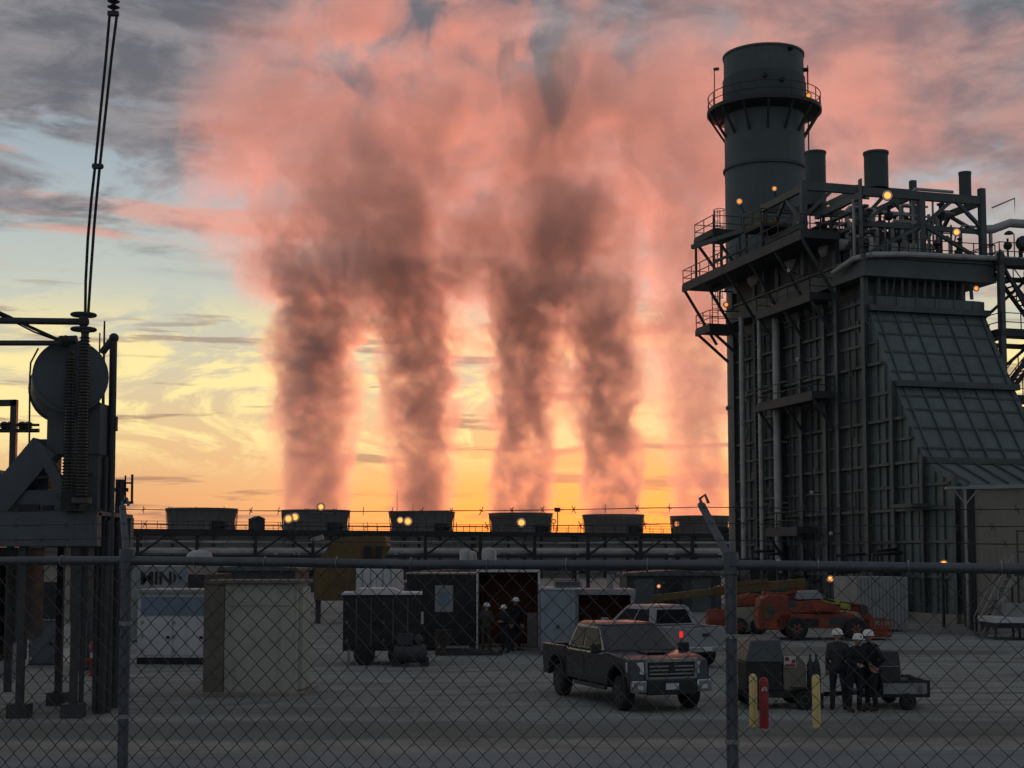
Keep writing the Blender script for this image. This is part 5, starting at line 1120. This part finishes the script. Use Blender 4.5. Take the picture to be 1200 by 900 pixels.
# =====================================================================  lamps
def lamp(px, py, D, label, size=.22, m='sodium', pole=None, group='orange lamps lit around the plant', arm=None, tilt=0.):
    """flood lamp facing the yard; pole = ground height to stand on, arm = vector to its support"""
    p = P(px, py, D); r = thing('flood_lamp', p, label, 'lamp', 0, group); s = size
    s *= (1.05 if m == 'sodium2' else .9); f = Matrix.Rotation(R(90), 3, 'X')
    MB().lathe([(s*.35, -.85*s), (s*.8, -.5*s), (s*1.1, -.0*s), (s*1.0, .02*s), (s*.75, -.42*s), (s*.3, -.7*s)], (0, 0, 0), 20, f).build('housing', M['black'], r)
    MB().lathe([(s*.99, .0), (s*.74, -.40*s), (s*.28, -.66*s)], (0, 0, 0), 20, f).build('reflector', M['hat'], r)
    MB().ball((0, -.02*s, 0), s*.60, 14, (1, .8, 1)).build('bulb', M[m], r)
    if pole is not None:
        MB().tube([(0, s*1.0, pole-p.z), (0, s*1.0, 0)], .08, 8).build('pole', M['dark'], r); MB().bar((0, .0, 0), (0, s*1.05, 0), .08).build('bracket', M['dark'], r)
    else:
        a = Vector(arm or (0, 1.0, 0)); MB().bar((0, .3*s, 0), a, .07).build('bracket', M['dark'], r)
    return r
def lamps():
    c = 'orange lamp '
    for px, py, D, s, m, lab in ((338, 608, 196, .62, 'sodium2', 'left of a close pair of bright orange lamps before the second fan stack'), (345.5, 606, 197, .62, 'sodium2', 'right of a close pair of bright orange lamps before the second fan stack'), (376, 594, 205, .52, 'sodium2', 'bright orange lamp level with the rim of the second fan stack'),
        (469, 609.5, 204, .5, 'sodium2', 'smaller of the two bright lamps before the third fan stack'), (478, 611, 203, .62, 'sodium2', 'larger of the two bright lamps before the third fan stack'), (611, 612.5, 213, .68, 'sodium2', 'single bright orange lamp before the fourth fan stack'), (649, 611, 225, .4, 'sodium', 'orange lamp low on the deck beside the tall light mast'), (793, 614, 222, .5, 'sodium', 'orange lamp at the left foot of the last fan stack')):
        lamp(px, py, D, lab, s, m, DECK if D == 225 else 0)
    O = P(653.5, 619, 226); r = thing('light_mast', Vector((O.x, O.y, DECK)), 'tall mast with a square floodlight on the tower deck between two fan stacks', 'light mast'); k = 226/1700
    MB().tube([(0, 0, 0), (0, 0, 24*k)], .09, 8).build('pole', M['black'], r); MB().span((-.5, -.3, 23*k), (.4, .3, 28*k)).build('floodlight', M['black'], r); MB().ball((.62, -.1, 26*k), .38, 10, (1, .6, 1)).build('lens', M['dimlamp'], r)
    # boiler
    for px, py, D, s, m, arm, lab in ((866.5, 236, 98.5, .26, 'sodium', (.6, 1.6, -.4), 'orange lamp on the davit against the left of the exhaust stack'), (907.5, 221, 93.5, .2, 'sodium', (.3, 1., -.3), 'orange lamp at the ochre railed landing on top of the boiler'), (1040, 229, 84.6, .30, 'sodium2', (.1, .6, .1), 'large orange lamp under the front roof beam of the boiler'),
        (1121, 272, 86.2, .24, 'sodium2', (0, .5, -.6), 'orange lamp low behind the front railing on the boiler roof'), (1144, 338, 86.6, .2, 'sodium', (-.1, .5, 0), 'orange lamp under the roof girder right of the duct panels'), (851, 357, 101, .22, 'sodium', (.3, .6, 0), 'orange lamp in a square frame left of the boiler side wall'), (947.5, 112, 106.8, .26, 'sodium', (-.8, .6, 0), 'orange lamp on the ring platform of the exhaust stack'),
        (988, 242, 88.5, .13, 'sodium', (0, .8, 0), 'tiny orange lamp among the pipes behind the left roof post'), (971, 242, 90, .13, 'dimlamp', (0, .8, 0), 'dim orange lamp among the roof pipes left of the posts')):
        lamp(px, py, D, lab, s, m, None, arm=arm)
    for px, py, D, s, m, lab in ((912, 660.5, 79, .22, 'sodium2', 'orange lamp just above the fence rail left of the boiler foot'), (893, 660, 84, .09, 'dimlamp', 'faint lamp left of the downcomer pipes at the boiler foot'), (973, 678.5, 75, .18, 'sodium2', 'orange lamp above the boom lift just under the fence rail'), (1106, 661, 72, .22, 'sodium2', 'orange lamp just above the fence rail below the inlet duct'), (1135.5, 661, 66, .08, 'dimlamp', 'tiny lamp behind the pale pole at the beige building corner'),
        (772, 687, 78, .13, 'sodium', 'small orange lamp above the silver pickup roof'), (842, 687.5, 74, .08, 'dimlamp', 'tiny faint lamp just left of the right fence post'), (20, 680, 48, .11, 'sodium', 'small orange lamp near the ground under the transformer at far left'), (31, 635, 50, .12, 'dimlamp', 'dim reddish lamp under the transformer deck'), (135, 618, 36, .10, 'sodium', 'orange lamp between the ball headed pipe and the short pole')):
        lamp(px, py, D, lab, s, m, 0)
    for px, py, D, lab in ((951, 577, 84.4, 'white unlit lamp on the boiler wall between the upper and lower platforms'), (973.5, 625, 82.5, 'white unlit lamp low on the boiler wall beside the lowest platform'), (924, 317, 87.2, 'white unlit lamp under the main side platform'), (934, 421, 86.8, 'white unlit lamp above the middle side platform')):
        lamp(px, py, D, lab, .11, 'offw', None, 'unlit white lamps on the boiler wall', arm=(.8, 1.2, 0))
lamps()
# =====================================================================  steam
def curve_lut(x, v, pts):
    n = x.node('ShaderNodeFloatCurve'); c = n.mapping.curves[0]; n.mapping.use_clip = False
    while len(c.points) < len(pts): c.points.new(.5, .5)
    for p, (a, b) in zip(c.points, pts): p.location = (a, b)
    n.mapping.update(); x.put(n.inputs['Value'], v); return V(x, n.outputs[0])
def ev(pts, q):
    for (a0, b0), (a1, b1) in zip(pts, pts[1:]):
        if q <= a1: return b0+(b1-b0)*(q-a0)/(a1-a0)
    return pts[-1][1]
G_ANISO = .55
def volume_out(m, x, dn, step=1.):
    pv = x.node('ShaderNodeVolumePrincipled'); pv.inputs['Color'].default_value = (.97, .94, .93, 1); pv.inputs['Anisotropy'].default_value = G_ANISO
    x.put(pv.inputs['Density'], dn); o = x.node('ShaderNodeOutputMaterial'); x.nt.links.new(pv.outputs[0], o.inputs['Volume']); m.cycles.volume_step_rate = step
def plume(label, base, H, rad, lean, dens, seed, gain):
    m = bpy.data.materials.new('steam'); m.use_nodes = True; nt = m.node_tree; nt.nodes.clear(); x = NX(nt)
    g = x.node('ShaderNodeTexCoord').outputs['Object']; X, Y, Z = x.xyz(g); t = Z/H
    r = curve_lut(x, t, [(a, b*1.04/40) for a, b in rad])*40
    a = curve_lut(x, t, [(p, .5+q/80) for p, q in lean])*80 - 40
    wx, wy, wz = x.xyz(x.noise(x.vec(X, Y, Z*.8+seed*37), .06, 2, .5, 0, True))
    amp = x.lin(t, .05, .75, 1., 13.)
    dx = (X - a + (wx-.5)*amp)/r; dy = (Y + (wy-.5)*amp)/r
    d = x.m('SQRT', dx*dx + dy*dy)
    nb = x.noise(x.vec(X+seed*11, Y, Z*.9), .12, 3, .55, .5); nf = x.noise(x.vec(X, Y+seed*5, Z), .36, 3, .65, .4)
    ns = (nb-.5)*x.lin(t, 0., .4, .9, 2.8) + (nf-.5)*x.lin(t, 0., .3, .6, 1.5)
    body = x.sm(d + ns, .95, .62)
    dn = body*(.12+x.sm(nb*.5+nf*.5, .36, .6)*1.25)*curve_lut(x, t, dens)*gain
    volume_out(m, x, dn, .45)
    rings = [(ev(lean, k/14), 0, H*k/14, ev(rad, k/14)*1.38+.6+.6*k) for k in range(15)]
    mb = MB(); n = 28; vs, fs = [], []
    for cx, cy, cz, rr in rings:
        for k in range(n): vs.append((cx+rr*math.cos(2*math.pi*k/n), rr*math.sin(2*math.pi*k/n), cz))
    for j in range(len(rings)-1):
        for k in range(n):
            p, q = j*n+k, j*n+(k+1) % n; fs.append((p, q, q+n, p+n))
    fs.append(tuple(reversed(range(n)))); fs.append(tuple(range((len(rings)-1)*n, len(rings)*n)))
    mb.add(vs, fs); o = mb.build('steam_plume', m, None, loc=base); tag(o, label, 'steam', 'steam plumes over the cooling tower'); return o
def cloud(label, c, rad, dens, seed, cov):
    m = bpy.data.materials.new('steam_bank'); m.use_nodes = True; nt = m.node_tree; nt.nodes.clear(); x = NX(nt)
    g = x.node('ShaderNodeTexCoord').outputs['Object']; X, Y, Z = x.xyz(g)
    wx, wy, wz = x.xyz(x.noise(x.vec(X+seed*13, Y, Z), .035, 2, .5, 0, True))
    ex, ey, ez = (X+(wx-.5)*28)/rad[0], (Y+(wy-.5)*14)/rad[1], (Z+(wz-.5)*22)/rad[2]
    d = x.m('SQRT', ex*ex+ey*ey+ez*ez)
    nz = x.noise(x.vec(X+(wx-.5)*16+seed*7, Y, Z*.9+(wz-.5)*12), .075, 6, .66, .4)
    dn = x.sm(d, 1.0, .45)*x.sm(nz, cov, cov+.16)*dens
    volume_out(m, x, dn, .75)
    o = MB().ball((0, 0, 0), 1.0, 28, (rad[0]*1.12, rad[1]*1.2, rad[2]*1.12)).build('steam_cloud', m, None, loc=c); tag(o, label, 'steam', None, 'stuff'); return o
def steam():
    lean = [[(0, 0), (.25, -.3), (.45, -1.0), (.7, -3), (1, -4)], [(0, 0), (.25, -.6), (.42, -2.6), (.6, -5), (1, -6)], [(0, 0), (.25, .2), (.45, 1.), (.7, 3), (1, 5)], [(0, 0), (.25, -1.2), (.45, -4.), (.7, -4), (1, -3)], [(0, 0), (.3, -1), (.6, -2), (1, -3)]]
    rad = [[(0, 6.4), (.2, 7.4), (.34, 9), (.5, 12), (.75, 20), (1, 22)], [(0, 6.0), (.2, 7.2), (.36, 8.8), (.5, 11), (.75, 17), (1, 20)], [(0, 6.2), (.2, 7.2), (.36, 9.2), (.52, 13), (.75, 18), (1, 20)], [(0, 6.2), (.2, 7.0), (.36, 9.), (.5, 12), (.75, 17), (1, 20)], [(0, 6.2), (.25, 7.4), (.5, 10), (.75, 13), (1, 15)]]
    dens = [[(0, .85), (.12, .9), (.28, .95), (.40, .66), (.50, .28), (.62, .07), (.75, .01), (1, .0)]]*4 + [[(0, .5), (.3, .5), (.6, .2), (1, .0)]]
    where = ('second', 'third', 'fourth', 'fifth', 'sixth'); look = ('dense dusky steam plume, leftmost, rising from the second fan stack', 'dusky steam plume bending left above the third fan stack', 'tall dark steam plume rising from the fourth fan stack', 'dusky pink steam plume leaning left above the fifth fan stack', 'thin pale pink steam plume from the last fan stack, nearest the boiler')
    for k in range(5):
        s = CA.lerp(CB, (k+1)/5)
        plume(look[k], (s.x, s.y, DECK+2.6), 92, rad[k], lean[k], dens[k], k*1.7+.6, .40)
    cloud('broad pink steam cloud where the plumes merge across the upper sky', (-7, 238, 73), (58, 17, 38), .17, 1., .43)
    cloud('faint pink steam haze between the columns above the deck', (17, 240, 46), (38, 13, 42), .023, 7., .34)
    cloud('thin pink steam cloud drifting behind and right of the exhaust stack', (50, 262, 84), (46, 18, 30), .05, 4., .45)
steam()
# =====================================================================  render settings
sc = bpy.context.scene
sc.view_settings.view_transform = 'Standard'; sc.view_settings.look = 'None'; sc.view_settings.exposure = 0; sc.view_settings.gamma = 1
sc.cycles.volume_bounces = 2; sc.cycles.volume_max_steps = 200; sc.cycles.volume_step_rate = 1
sc.cycles.max_bounces = 6; sc.cycles.diffuse_bounces = 3
sc.cycles.use_denoising = True; sc.cycles.use_adaptive_sampling = True; sc.cycles.adaptive_threshold = .04
sc.cycles.sample_clamp_indirect = 4
